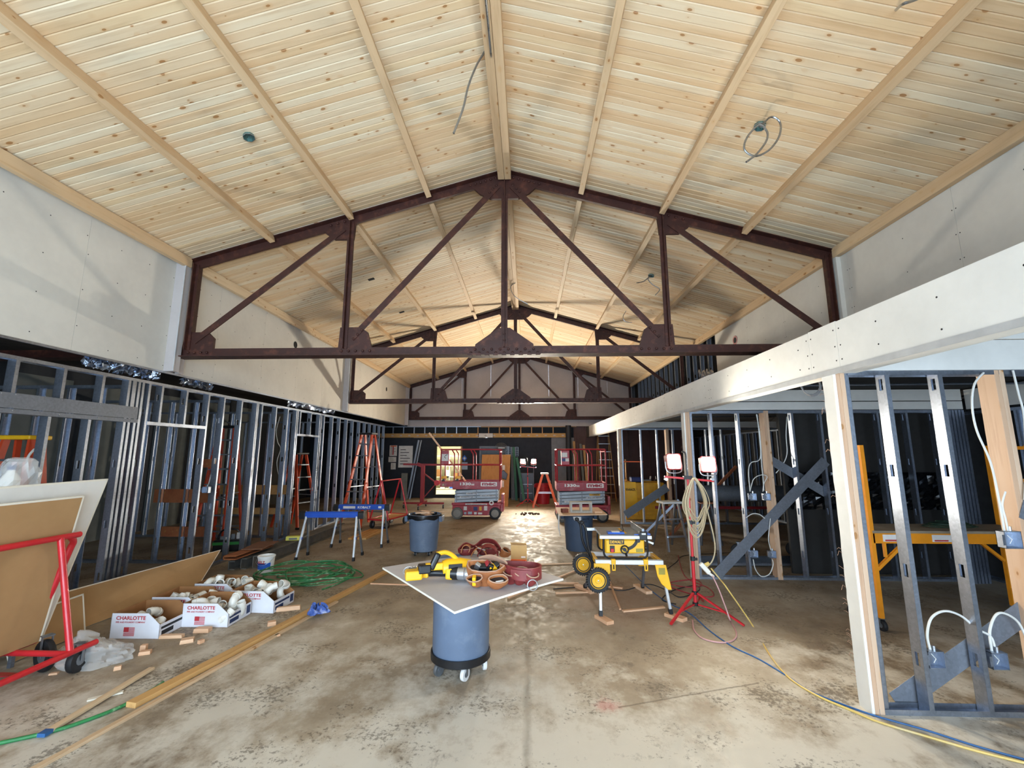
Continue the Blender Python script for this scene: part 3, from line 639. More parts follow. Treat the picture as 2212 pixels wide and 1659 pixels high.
sheet('drywall_offcut', 'small brown drywall offcut slipped behind the red cart', [(-4.45, 3.9, .012), (-4.45, 4.55, .012), (-4.60, 4.62, .36), (-4.60, 3.9, .34)], -.013, (DRYT, DRYW, EDGE))
# clear plastic bag beside the cart
from mathutils import noise as mnoise
m = MB(); bc = V((-3.78, 4.0, 0)); nn, mm = 56, 26; vs = []
for j in range(mm+1):
    t = j/mm
    for i in range(nn):
        a = 2*math.pi*i/nn; r = math.cos(t*math.pi/2)**.5
        x = .30*r*math.cos(a); y = .19*r*math.sin(a); z = .17*math.sin(t*math.pi/2)*(1+.3*math.cos(a+2.4))
        q = V((x*6, y*6, z*9)); f = 1+.35*mnoise.noise(q)+.22*(abs(mnoise.noise(q*2.3))-.2)+.10*abs(mnoise.noise(q*5))
        vs.append((bc.x+x*f, bc.y+y*f, max(.004, z*f)))
fs = [(j*nn+i, j*nn+(i+1) % nn, (j+1)*nn+(i+1) % nn, (j+1)*nn+i) for j in range(mm) for i in range(nn)]
m.add(vs, fs); tag(m.build('plastic_bag', FILM, smooth=True), 'crumpled clear plastic bag on the floor beside the red cart', 'plastic bag')

# ================================================================== CARTONS OF PVC FITTINGS
def carton(name, lab, loc, rz, w_=.50, d=.40, h=.235, text=True, navy=True):
    t = thing(name, lab, 'carton', loc, rz, 'open cartons of pipe fittings'); th = .005; lo = h*.56
    side = [(0, 0), (w_, 0), (w_, lo), (w_*.74, h), (0, h)]
    def panel(y, outer):
        m = MB().prism(side, 1, y, y+th); o = m.build('front_panel' if outer else 'back_panel', CARDW if outer else CARD, t); return o
    f = panel(0, True); panel(d-th, False)
    B((0, 0, 0), (th, d, h)).build('left_panel', CARD, t); rp = B((w_-th, 0, 0), (w_, d, lo)).build('right_panel', CARDW, t); B((0, 0, 0), (w_, d, th)).build('bottom', CARD, t)
    MB().prism(side, 1, th, th+.001).build('inner_face', CARD, t)
    if text:
        lettering('CHARLOTTE', INK, f, (w_*.40, -.0012, h*.82), FRONT, w_*.60, h*.15, bold=.03)
        lettering('PIPE AND FOUNDRY COMPANY', INK, f, (w_*.40, -.0012, h*.655), FRONT, w_*.60, h*.07, bold=.02)
        m = MB()
        for k in range(7): m.box((w_*.28, -.0016, h*.12+k*h*.05), (w_*.50, -.0004, h*.12+k*h*.05+h*.028))
        m.box((w_*.28, -.002, h*.28), (w_*.38, -.0004, h*.46)); m.build('flag_print', INK, f)
    m = MB().box((w_-.0005, .02, lo*.62), (w_+.0008, d-.1, lo*.80)).box((w_-.0005, .03, lo*.2), (w_+.0008, d*.45, lo*.5)); m.build('side_print', INKB if navy else INKK, rp)
    B((w_-.0005, d-.085, lo*.2), (w_+.0008, d-.02, lo*.85)).build('side_flash', INK if not navy else INKB, rp)
    return t
CT = [('front-left', (-4.10, 4.44, 0), .02), ('front-middle', (-3.62, 4.74, 0), .02), ('right-hand', (-3.42, 5.18, 0), -.05), ('rear-left', (-4.12, 4.92, 0), .03), ('rearmost', (-4.03, 5.42, 0), 0)]
for i, (nm, loc, rz) in enumerate(CT):
    carton('fittings_carton', ('%s open white carton printed in red and full of white pipe fittings' % nm), loc, rz, .49 if i < 2 else .54, .40, navy=i != 0)
# fitting meshes
def ring_tube(path, ro, ri, n=14):
    m = MB(); path = [V(p) for p in path]; m.tube(path, ro, n); o = m
    f = [x for x in o.f if len(x) < n]; o.f = f; o.mi = [0]*len(f)
    m2 = MB(); m2.tube(path, ri, n); f2 = [tuple(reversed(x)) for x in m2.f if len(x) < n]; off = len(o.v); o.v += m2.v; o.f += [tuple(i+off for i in x) for x in f2]
    k = len(path); 
    for e_ in (0, k-1): o.f += [(e_*n+i, e_*n+(i+1) % n, off+e_*n+(i+1) % n, off+e_*n+i) for i in range(n)]
    o.mi = [0]*len(o.f); return o
def arc(r, a0, a1, k=8): return [(r*math.cos(a0+(a1-a0)*i/k), r*math.sin(a0+(a1-a0)*i/k), 0) for i in range(k+1)]
def cat_(*ms):
    m = MB()
    for x in ms: m.add(x.v, x.f)
    return m
FIT = {
 'elbow': cat_(ring_tube(arc(.07, 0, math.pi/2), .046, .042), ring_tube([(.07, -.045, 0), (.07, .005, 0)], .052, .044), ring_tube([(-.045, .07, 0), (.005, .07, 0)], .052, .044)).mesh('pipe_elbow', PVC, True),
 'bend': cat_(ring_tube(arc(.11, 0, math.pi/4), .046, .042), ring_tube([(.11, -.04, 0), (.11, .005, 0)], .052, .044), ring_tube([(.0778, .0778, 0), (.046, .110, 0)], .052, .044)).mesh('pipe_bend', PVC, True),
 'coupling': cat_(ring_tube([(0, 0, -.05), (0, 0, -.004), (0, 0, .004), (0, 0, .05)], .053, .046)).mesh('pipe_coupling', PVC, True),
 'tee': cat_(ring_tube([(0, 0, -.09), (0, 0, .09)], .047, .042), ring_tube([(0, 0, -.095), (0, 0, -.05)], .053, .044), ring_tube([(0, 0, .05), (0, 0, .095)], .053, .044), ring_tube([(.04, 0, 0), (.095, 0, .0)], .050, .042)).mesh('pipe_tee', PVC, True),
 'cap': cat_(MB().lathe([(.05, -.04), (.05, .03), (.044, .036), (0, .036)], 16), MB().box((-.016, -.016, .03), (.016, .016, .046))).mesh('pipe_cap', PVC, True)}
FW_ = {'elbow': 'elbow', 'bend': 'wide bend', 'coupling': 'coupling', 'tee': 'tee', 'cap': 'end cap'}
rs = random.Random(11)
for i, (nm, loc, rz) in enumerate(CT):
    seq = ['elbow', 'tee', 'coupling', 'bend', 'coupling', 'elbow', 'coupling', 'bend', 'tee', 'cap', 'coupling', 'elbow'] if i != 0 else ['coupling', 'elbow', 'tee', 'coupling', 'coupling', 'bend', 'coupling']
    wd = .49 if i < 2 else .54; gx = 4
    for k, kd in enumerate(seq):
        px_ = .095+(k % gx)*(wd-.19)/(gx-1)+rs.uniform(-.012, .012); py_ = .115+((k//gx) % 3)*.09+rs.uniform(-.008, .008)
        if i == 0: z = .085+.03*(k % 2)
        else: z = .12+rs.uniform(-.02, .045)+(.04 if i in (2, 4) else 0)
        o = place('pipe_'+FW_[kd].replace(' ', '_'), FIT[kd], None, (loc[0]+px_, loc[1]+py_, z), (rs.uniform(0, 6.3), rs.uniform(0, 6.3), rs.uniform(0, 6.3)))
        s_ = rs.uniform(.74, .95); o.scale = (s_,)*3
        tag(o, 'white plastic pipe %s heaped in the %s open carton' % (FW_[kd], nm), 'pipe fitting', '%s pieces in the %s carton' % (FW_[kd], nm))
# paint bucket
bp = fl(563, 1240)+V((0, .12, 0))
bk = thing('paint_bucket', 'white paint bucket with a blue and red label behind the cartons', 'bucket', (bp.x, bp.y, 0))
MB().lathe([(0, .002), (.105, .002), (.118, .22), (.126, .222), (.126, .24), (.118, .245), (.112, .245), (.108, .21), (0, .20)], 28).build('pail', WHITE, bk, smooth=True)
m = MB().lathe([(.1095, .055), (.1150, .15)], 40); m.f = m.f[22:37]; m.mi = [0]*len(m.f); m.build('label_band', BLUEB, bk)
lettering('KILZ', INK, bk, (.0, -.1205, .165), FRONT, .10, .04, bold=.03); MB().box((-.05, -.121, .135), (.05, -.1165, .143)).build('label_stripe', NAVY, bk)
m = MB().tube(smooth_path([(-.125, 0, .22), (-.10, -.10, .16), (0, -.14, .12), (.10, -.10, .16), (.125, 0, .22)], 5), .0025, 6); m.build('wire_handle', ALU, bk)

# ================================================================== LUMBER, OFFCUTS, HOSE
def board(nm, lab, a, b, wd, h, mat, z=0, cat='board', grp=None, roll=0):
    a = V((a[0], a[1], z)); b = V((b[0], b[1], z)); d = b-a; Ln = d.length
    m = B((0, -wd/2, 0), (Ln, wd/2, h)); o = m.build(nm, mat, None, a, (roll, 0, math.atan2(d.y, d.x)), bevel=min(.004, h*.15)); return tag(o, lab, cat, grp)
board('lumber_length', 'long yellow pine two-by-four lying beside the cartons', (-2.84, 3.32), (-2.15, 6.85), .088, .038, LUMX)
board('lumber_strip', 'long thin pinkish board lying alongside the yellow two-by-four', (-2.86, 2.55), (-2.325, 5.55), .045, .02, LUMP)
board('wood_stake', 'short pale stake with a blue painted end by the green hose', (-3.10, 2.97), (-3.14, 3.84), .05, .02, LUMP, .013)
o = B((-.003, -.0255, .012), (.05, .0255, .034)).build('painted_end', CORDB, bpy.data.objects['wood_stake'], (0, 0, -.013))
board('wood_shim', 'short pale shim under the blue-ended stake', (-3.24, 3.40), (-3.08, 3.52), .04, .010, EDGE)
SP = [(366, 1380, .22, .05, .03, .12, 'narrow pink offcut against the front-left carton'), (432, 1368, .15, .07, .04, .1, 'chunky pink offcut against the front-middle carton'), (398, 1391, .11, .07, .035, .5, 'thick square-cut pink block on the floor in front of the cartons'), (431, 1391, .05, .035, .03, 1.2, 'tiny pale block beside the square-cut block'), (308, 1416, .09, .05, .03, .4, 'pink offcut with a nail hole on the sawdust patch'), (306, 1407, .05, .04, .05, .2, 'small pink offcut behind the one with a nail hole'), (250, 1449, .05, .03, .03, .6, 'stubby pink offcut behind the blue-ended stake'), (112, 1459, .06, .03, .015, .3, 'thin wood chip beneath the red cart'), (124, 1441, .05, .03, .015, .7, 'pale wood chip near the cart wheel'), (620, 1320, .26, .045, .045, .35, 'square pink batten offcut by the right-hand carton'), (583, 1353, .08, .06, .04, .6, 'pointed pink offcut lying on the yellow two-by-four side'), (597, 1376, .05, .03, .02, .9, 'pale chip beside the thin pinkish board')]
for u, v, ln, wd, h, rz, lb in SP:
    p = fl(u, v); o = MB().prism([(-ln/2, 0), (ln/2, 0), (ln/2*.96, h), (-ln/2*.9, h)], 1, -wd/2, wd/2).build('wood_offcut', SCRAP, None, (p.x, p.y+wd/2, 0), (0, 0, rz), bevel=.002); tag(o, lb, 'wood offcut', 'pink wood offcuts on the left floor')
hp = [fl(u, v, .013) for u, v in ((-60, 1618), (0, 1605), (100, 1583), (170, 1562), (260, 1527), (330, 1489), (352, 1474))]
tag(MB().tube(smooth_path(hp, 6), .012, 10).build('garden_hose', GREEN, smooth=True), 'green hose end running out of frame at the lower left', 'hose')
rs = random.Random(5); pts = []; cx, cy = -3.22, 6.62
for k in range(70):
    a = k*.78; e = 1+.42*math.sin(k*.37)+rs.uniform(-.14, .14)
    pts.append((cx+.10*math.sin(k*.21)+.52*e*math.cos(a), cy+.08*math.cos(k*.33)+.40*e*math.sin(a), .014+.020*(k % 5)+.012*math.sin(k)))
pts += [(-2.62, 6.62, .05), (-2.60, 6.3, .02), (-2.72, 6.0, .014)]
tag(MB().tube(smooth_path(pts, 4), .0095, 7).build('garden_hose', GREEN, smooth=True), 'tangled pile of green hose on the floor by the paint bucket', 'hose')
# crumpled blue rag
p = fl(680, 1335); m = MB(); nn, mm = 22, 12; vs = []
for j in range(mm+1):
    t = j/mm
    for i in range(nn):
        a = 2*math.pi*i/nn; r = .085*math.cos(t*1.5)**.5*(1+.3*math.sin(3*a+1)+.18*math.sin(7*a+t*9)); vs.append((r*math.cos(a)*1.2, r*math.sin(a), max(.003, .075*math.sin(t*1.5)*(1+.35*math.sin(5*a+t*7))+.02*math.sin(9*a)*t)))
m.add(vs, [(j*nn+i, j*nn+(i+1) % nn, (j+1)*nn+(i+1) % nn, (j+1)*nn+i) for j in range(mm) for i in range(nn)])
RAG = simple('blue_rag', '3f5aa0', .9, var=.35, vs=22, stain='c5cbe0', stamt=.8, sts=16); tag(m.build('rag', RAG, None, (p.x, p.y+.05, .036)), 'crumpled blue and white rag on the long two-by-four', 'rag')
# long steel members stacked along the studs
def chan(nm, lab, x, y0, y1, z, wd, h, mat, grp):
    m = MB().box((x, y0, z), (x+.012, y1, z+h)).box((x, y0, z), (x+wd, y1, z+.012)).box((x, y0, z+h-.012), (x+wd, y1, z+h)); return tag(m.build(nm, mat), lab, 'beam', grp)
GRB = simple('grey_beam', '6b6862', .7, .2, var=.2, stain='8a7c66')
for k, (x, lb) in enumerate(((-4.66, 'innermost'), (-4.50, 'middle'), (-4.34, 'outermost'))): chan('steel_channel', lb+' long grey steel channel of the row lying beside the left studs', x, 6.95+.05*k, 10.3, 0, .10, .19-.03*(2-k), GRB, 'long grey channels beside the left studs')
RUST = simple('rusty_brown', '9a5a30', .75, var=.2); chan('wooden_trough', 'brown open-ended trough lying on the grey channels', -4.62, 6.75, 7.75, .195, .2, .06, RUST, None)
tag(B((-.16, -.32, 0), (.16, .32, .012)).build('hardboard', simple('hardboard', '7a5138', .8), None, (-4.47, 7.45, .262), (0, 0, .15)), 'brown hardboard sheet on the trough', 'board')
p = fl(645, 1163, .22); yb = thing('yellow_case', 'small yellow case sitting on the grey channels', 'case', (-4.36, 8.3, .19), .2)
B((-.13, -.06, 0), (.13, .06, .075)).build('body', simple('case_yellow', 'd8cf5a', .5), yb, bevel=.012); B((-.07, -.065, .015), (.07, -.058, .05)).build('latch_panel', GREYW, yb)
for k in range(4):
    board('lumber_length', ('first', 'second', 'third', 'fourth')[k]+' brown plank counted from the left in the pile past the blue sawhorses', (-3.72+.1*k, 9.35), (-3.66+.1*k, 10.45), .088, .036, LUMX, .0, grp='planks past the sawhorses')

# ================================================================== SAWHORSES
def sawhorse(lab, loc, rz, text):
    t = thing('sawhorse', lab, 'sawhorse', loc, rz, 'blue folding sawhorses')
    MB().prism([(-.05, .68), (-.055, .755), (-.03, .78), (.03, .78), (.055, .755), (.05, .68)], 0, -.46, .46).build('top_beam', BLUE, t, bevel=.005)
    for s in (-1, 1): MB().prism([(-.058, .66), (-.062, .76), (-.035, .786), (.035, .786), (.062, .76), (.058, .66)], 0, s*.46, s*.56).build('end_cap', BLACKP, t, bevel=.006)
    for sx in (-1, 1):
        for sy in (-1, 1):
            lg = MB().bar((sx*.44, sy*.03, .70), (sx*.485, sy*.215, .03), .042, .030, up=(1, 0, 0)).build('leg', ALUW if sy < 0 else ALUD, t, bevel=.004)
            MB().bar((sx*.4835, sy*.209, .06), (sx*.4868, sy*.222, .0), .052, .036, up=(1, 0, 0)).build('foot', BLACKR, lg)
            if sy < 0: MB().bar((sx*.463, sy*.118, .37), (sx*.466, sy*.128, .33), .046, .034, up=(1, 0, 0)).build('lock_clip', BLUE, lg)
        MB().bar((sx*.462, -.125, .36), (sx*.462, .125, .36), .02, .006).build('spreader', ALUD, t)
    if text:
        lettering('KOBALT', INKW, t, (.06, -.056, .728), FRONT, .26, .045, bold=.03)
        B((-.36, -.0575, .705), (-.12, -.0545, .75)).build('decal', PAPER, t); B((.34, -.0575, .71), (.40, -.0545, .75)).build('decal', PAPER, t)
sawhorse('nearer blue folding sawhorse with a plain top beam', (-3.42, 7.76, 0), .03, False)
sawhorse('further blue folding sawhorse with white lettering', (-3.30, 8.83, 0), .02, True)

# ================================================================== LADDERS
def ladder(lab, loc, rz, h, mat, capm, steps, w0=.58, w1=.30, depth=1.15, grp='step ladders', stepm=None):
    t = thing('step_ladder', lab, 'ladder', loc, rz, grp)
    for s in (-1, 1):
        MB().bar((s*w0/2, -depth/2, 0), (s*w1/2, -.06, h-.03), .030, .075, up=(0, 1, .2)).build('front_rail', mat, t)
        MB().bar((s*w0/2*.95, depth/2, 0), (s*w1/2*.95, .06, h-.03), .028, .06, up=(0, 1, -.2)).build('rear_rail', mat, t)
        MB().bar((s*w0/2, -depth/2, 0), (s*w0/2, -depth/2+.004, .05), .045, .09, up=(0, 1, 0)).build('foot', BLACKR, t)
        f = .42; MB().bar((s*(w0+(w1-w0)*f)/2, -depth/2*(1-f), h*f), (s*(w0+(w1-w0)*f)/2*.95, depth/2*(1-f), h*f), .004, .022).build('spreader', ALU, t)
    for k in range(1, steps+1):
        f = k/(steps+1); ww = w0+(w1-w0)*f; y = -depth/2+(depth/2-.06)*f
        MB().box((-ww/2, y-.045, h*f-.012), (ww/2, y+.045, h*f+.012)).build('step', stepm or ALUD, t)
        if k % 2: MB().bar((-ww/2*.93, -y-.01, h*f), (ww/2*.93, -y-.01, h*f), .012, .03).build('rear_brace', ALUD, t)
    MB().box((-w1/2-.04, -.13, h-.05), (w1/2+.04, .13, h)).build('top_cap', capm, t, bevel=.012)
    return t
ladder('tall orange step ladder standing past the blue sawhorses', (-4.06, 11.05, 0), -.26, 2.3, ORANGE, BLACKP, 7)
ladder('yellow-topped red step ladder behind the left header', (-5.95, 4.98, 0), .05, 2.0, ORANGE, YEL, 6, depth=.5)
ladder('orange step ladder seen through the left studs', (-6.2, 8.85, 0), .1, 2.35, ORANGE, BLACKP, 7, depth=.7)
ladder('low orange step ladder in the left room next to the tall one behind the studs', (-5.75, 10.9, 0), 1.2, 1.8, ORANGE, BLACKP, 5, depth=.9)
ladder('small orange step ladder in front of the red bin at the back', (.58, 15.0, 0), math.pi/2, 1.13, ORB, WHITE, 3, w0=.5, w1=.32, depth=.8)
# aluminium extension ladder standing at the far right
t = thing('extension_ladder', 'tall wooden-toned step ladder standing by the brown far wall', 'ladder', (3.0, 17.1, 0), 0)
for s in (-1, 1): MB().bar((s*.30, -.35, 0), (s*.20, .3, 2.75), .03, .07, up=(0, 1, .2)).build('rail', BLOCKY, t); MB().bar((s*.30, .62, 0), (s*.20, .34, 2.75), .03, .05, up=(0, 1, .2)).build('rear_rail', BLOCKY, t)
for k in range(1, 9): f = k/9; MB().box((-.30+.1*f, -.35+.65*f-.04, 2.75*f-.012), (.30-.1*f, -.35+.65*f+.04, 2.75*f+.012)).build('step', ALU, t)

# ================================================================== BINS
def bin_(lab, loc, mat, rt=.28, rb=.235, h=.69, rz=0, z0=0, handles=True):
    t = thing('waste_bin', lab, 'bin', loc, rz)
    MB().lathe([(0, z0+.012), (rb-.01, z0+.012), (rb, z0), (rb+.004, z0+.03), (rb+.006, z0+.055), (rt-.012, z0+h-.12), (rt, z0+h-.115), (rt+.006, z0+h-.02), (rt+.018, z0+h-.015), (rt+.018, z0+h), (rt-.008, z0+h), (rt-.018, z0+h-.12), (rb-.012, z0+.03), (0, z0+.03)], 40).build('body', mat, t, smooth=True)
    if handles:
        for s in (-1, 1): MB().prism([(-.10, z0+h-.13), (.10, z0+h-.13), (.13, z0+h-.03), (-.13, z0+h-.03)], 0, s*(rt-.005), s*(rt+.055)).build('handle', mat, t, bevel=.012)
    return t
fb = bin_('tall blue-grey waste bin on a black wheeled dolly under the drywall table', (-.572, 3.965, 0), BIN, .252, .232, .735, .7, z0=.135, handles=False)
MB().lathe([(0, .10), (.24, .10), (.252, .11), (.252, .165), (.242, .165), (.238, .13), (0, .13)], 36).build('dolly', BLACKP, fb, smooth=True)
for k in range(5):
    a = -1.95+k*2*math.pi/5; caster(fb, .2*math.cos(a), .2*math.sin(a), .05, .03, PAPER if k in (0, 1) else ALUD, rz=a*.6, z=0)
lb = bin_('grey bin lined with a black bag standing in the middle of the hall', (-1.87, 8.1, 0), BIN, .285, .238, .62, 0, z0=.085)
m = MB(); nn = 40; vs = []
for j, (r, z) in enumerate(((.25, .62), (.285, .705), (.312, .70), (.312, .66), (.308, .63))):
    for i in range(nn): a = 2*math.pi*i/nn; q = .008*math.sin(11*a+j)+.006*math.sin(17*a+2*j); vs.append(((r+q)*math.cos(a), (r+q)*math.sin(a), z+.012*math.sin(7*a+j)*(j > 2)))
m.add(vs, [(j*nn+i, j*nn+(i+1) % nn, (j+1)*nn+(i+1) % nn, (j+1)*nn+i) for j in range(4) for i in range(nn)]); m.build('bin_liner', simple('bag_black', '15171a', .25), lb, smooth=True)
MB().lathe([(0, .07), (.21, .07), (.21, .086), (0, .086)], 24).build('dolly', BLACKP, lb)
for k in range(4): a = .8+k*math.pi/2; caster(lb, .17*math.cos(a), .17*math.sin(a), .034, .025)
o = MB(); rs = random.Random(2)
for k in range(7):
    o_ = board('wood_offcut', 'pale wood scrap sticking out of the grey bin with the black bag', (-1.87+rs.uniform(-.15, .05), 8.1+rs.uniform(-.12, .12)), (-1.87+rs.uniform(.02, .18), 8.1+rs.uniform(-.12, .12)), .05, .02, SCRAP, .66+.012*k, 'wood offcut', 'scraps in the grey bin')
rb_ = bin_('dark blue waste bin under a plywood board and cinder block', (.965, 8.62, 0), BIN2, .285, .238, .69)
lettering('BRUTE', INKK, rb_, (.11, -.270, .585), (math.pi/2, 0, .25), .13, .035, bold=.02); lettering('32', INKK, rb_, (.10, -.268, .54), (math.pi/2, 0, .25), .05, .025, bold=.02)
m = MB().prism([(-.13, .63), (.02, .63), (.02, .575), (-.04, .54), (-.11, .57)], 1, -.288, -.28); m.build('sticker', PAPER, rb_)
c4 = [fl(u, v, .70) for u, v in ((1207, 1114), (1312, 1112), (1292, 1097), (1200, 1097))]
m = MB(); m.add([(p.x, p.y, .694) for p in c4]+[(p.x, p.y, .712) for p in c4], [(3, 2, 1, 0), (4, 5, 6, 7), (0, 1, 5, 4), (1, 2, 6, 5), (2, 3, 7, 6), (3, 0, 4, 7)]); tag(m.build('plywood_board', SCRAP), 'plywood board laid over the dark blue bin', 'board')
cb = MB(); p = fl(1256, 1108, .712); x0, y0 = p.x-.2, p.y
cb.prism([(-.2, 0), (.2, 0), (.2, .19), (-.2, .19)], 1, 0, .02) if False else None
for a, b in (((-.2, 0, 0), (.2, .19, .03)), ((-.2, 0, .16), (.2, .19, .19)), ((-.2, 0, .03), (-.165, .19, .16)), ((.165, 0, .03), (.2, .19, .16)), ((-.018, 0, .03), (.018, .19, .16))): cb.box(a, b)
tag(cb.build('cinder_block', BLOCKC, None, (p.x, p.y, .712)), 'grey two-hole cinder block on the plywood board', 'cinder block')
tag(B((-.06, -.05, 0), (.06, .05, .07)).build('red_brick', simple('brick_red', '7d4636', .9, var=.25, vs=20), None, (p.x-.30, p.y+.06, .712), (0, 0, .3), bevel=.006), 'broken red brick next to the cinder block', 'brick')
tag(B((-.07, -.12, 0), (.07, .12, .03)).build('wood_offcut', SCRAP, None, (p.x+.30, p.y+.1, .712), (0, 0, .1), bevel=.003), 'flat wood offcut to the right of the cinder block', 'wood offcut')
q = fl(1208, 1112, .712); m = MB().tube([(q.x, q.y, .715), (q.x-.01, q.y-.02, .70), (q.x-.015, q.y-.025, .5), (q.x+.01, q.y-.03, .36)], [.015, .014, .012, .006], 6); tag(m.build('paper_strip', PAPER), 'white strip hanging from the corner of the plywood board', 'strip')

# ================================================================== DRYWALL TABLE TOP AND TOOLS ON IT
K = [fl(826, 1231, .845), fl(982, 1320, .850), fl(1217, 1251, .875), fl(1042, 1197, .880)]
N_ = 14; m = MB(); top = []; hub = V((-.572, 3.965, 0))
def tabz(x, y):
    d = V((x, y, 0))-hub; a = d.length; side = max(0, -d.x*.6-d.y*.8); return .884-.05*(side/1.1)**1.6-.004*a
for j in range(N_+1):
    for i in range(N_+1):
        s, r = i/N_, j/N_; p = (K[0]*(1-s)+K[1]*s)*(1-r)+(K[3]*(1-s)+K[2]*s)*r; top.append((p.x, p.y, tabz(p.x, p.y)))
n1 = N_+1; fs = [(j*n1+i, j*n1+i+1, (j+1)*n1+i+1, (j+1)*n1+i) for j in range(N_) for i in range(N_)]
m.add(top, fs, 0); m.add([(x, y, z-.0135) for x, y, z in top], fs, 0)
off = n1*n1; rim = [i for i in range(N_)]+[j*n1+N_ for j in range(N_)]+[N_*n1+i for i in range(N_, 0, -1)]+[j*n1 for j in range(N_, 0, -1)]
for a, b in zip(rim, rim[1:]+rim[:1]): m.f.append((a, b, b+off, a+off)); m.mi.append(1)
tag(m.build('drywall_sheet', [drywall_mat('table_drywall', 'c2bfc2', 'b6b1b2'), EDGE]), 'warped square drywall sheet used as a table top on the wheeled bin', 'drywall sheet')
def tb(u, v, dz=0): p = fl(u, v, .885+dz); return p
# cordless blower
P = tb(960, 1222, .09); Q = tb(1104, 1222, .05); dirv = (Q-P); ln = dirv.length; az = math.atan2(dirv.y, dirv.x)
bl = thing('cordless_blower', 'yellow cordless blower with a long black nozzle on the drywall table', 'blower', (P.x, P.y, .885), az)
MB().lathe([(0, -.02), (.05, -.015), (.062, .02), (.064, .12), (.052, .17), (.046, .20), (0, .20)], 20, (0, 0, .075), axis=(1, 0, 0)).build('motor_housing', YEL, bl, smooth=True)
MB().lathe([(.044, .19), (.040, .30), (.036, .50), (.030, ln-.02), (.026, ln-.02), (.03, .5), (.03, .2)], 18, (0, 0, .072), axis=(1, 0, -.03)).build('nozzle', BLACKP, bl, smooth=True)
MB().bar((-.10, .0, .07), (-.045, .0, .185), .045, .05, up=(0, 1, 0)).build('handle', BLACKP, bl, bevel=.015); MB().tube(smooth_path([(-.06, 0, .175), (0, 0, .185), (.05, 0, .165), (.09, 0, .13)], 4), .016, 8).build('handle_arch', YEL, bl, smooth=True)
B((-.28, -.03, .01), (-.16, .06, .075)).build('battery', YEL, bl, bevel=.012); B((-.19, -.035, .05), (-.10, .05, .11)).build('battery_mount', BLACKP, bl, bevel=.01)
MB().bar((-.14, .01, .09), (.0, .0, .09), .05, .05).build('grip_base', YEL, bl, bevel=.01); B((.02, -.067, .04), (.12, -.06, .11)).build('vent', BLACKP, bl)
# cut-out saw in the foreground of the table
P = tb(884, 1232, .05); Q = tb(1003, 1238, .05); dirv = Q-P; az = math.atan2(dirv.y, dirv.x); ln = dirv.length
cs = thing('cordless_saw', 'yellow and black cordless saw with a silver gearbox lying in front of the blower', 'power tool', (P.x, P.y, .883), az)
MB().box((.07, -.038, .012), (.16, .038, .09)).build('battery_pack', YEL, cs, bevel=.012); B((.085, -.04, .03), (.12, -.036, .07)).build('battery_badge', BLACKP, cs)
MB().lathe([(0, .15), (.030, .15), (.026, .20), (.024, .28), (.030, .31), (0, .31)], 16, (0, 0, .045), axis=(1, 0, 0)).build('grip', BLACKP, cs, smooth=True)
MB().box((.29, -.036, .008), (.345, .036, .085)).build('motor_body', YEL, cs, bevel=.012); MB().lathe([(0, .33), (.045, .33), (.045, .38), (0, .38)], 18, (0, 0, .048), axis=(1, 0, 0)).build('collar', BLACKP, cs, smooth=True)
MB().lathe([(0, .37), (.043, .37), (.045, .43), (.041, .435), (.043, .44), (.040, .50), (.030, .52), (0, .52)], 20, (0, 0, .048), axis=(1, 0, 0)).build('gearbox', ALU, cs, smooth=True)
MB().lathe([(0, 0), (.028, 0), (.032, .03), (.030, .06), (0, .065)], 16, (0, 0, .045), axis=(1, 0, 0)).build('dust_port', ALUD, cs, smooth=True)
MB().tube([(-.01+.035*math.cos(a*.5), .035*math.sin(a*.5), .05+.035*math.cos(a*.5+1)) for a in range(13)], .003, 6, closed=True).build('guard_ring', ALUW, cs)
for k in range(3): MB().cyl((.02+.02*k, -.034, .02), (.02+.02*k, .034, .075), .004, n=6).build('wire_guard', ALUD, cs)
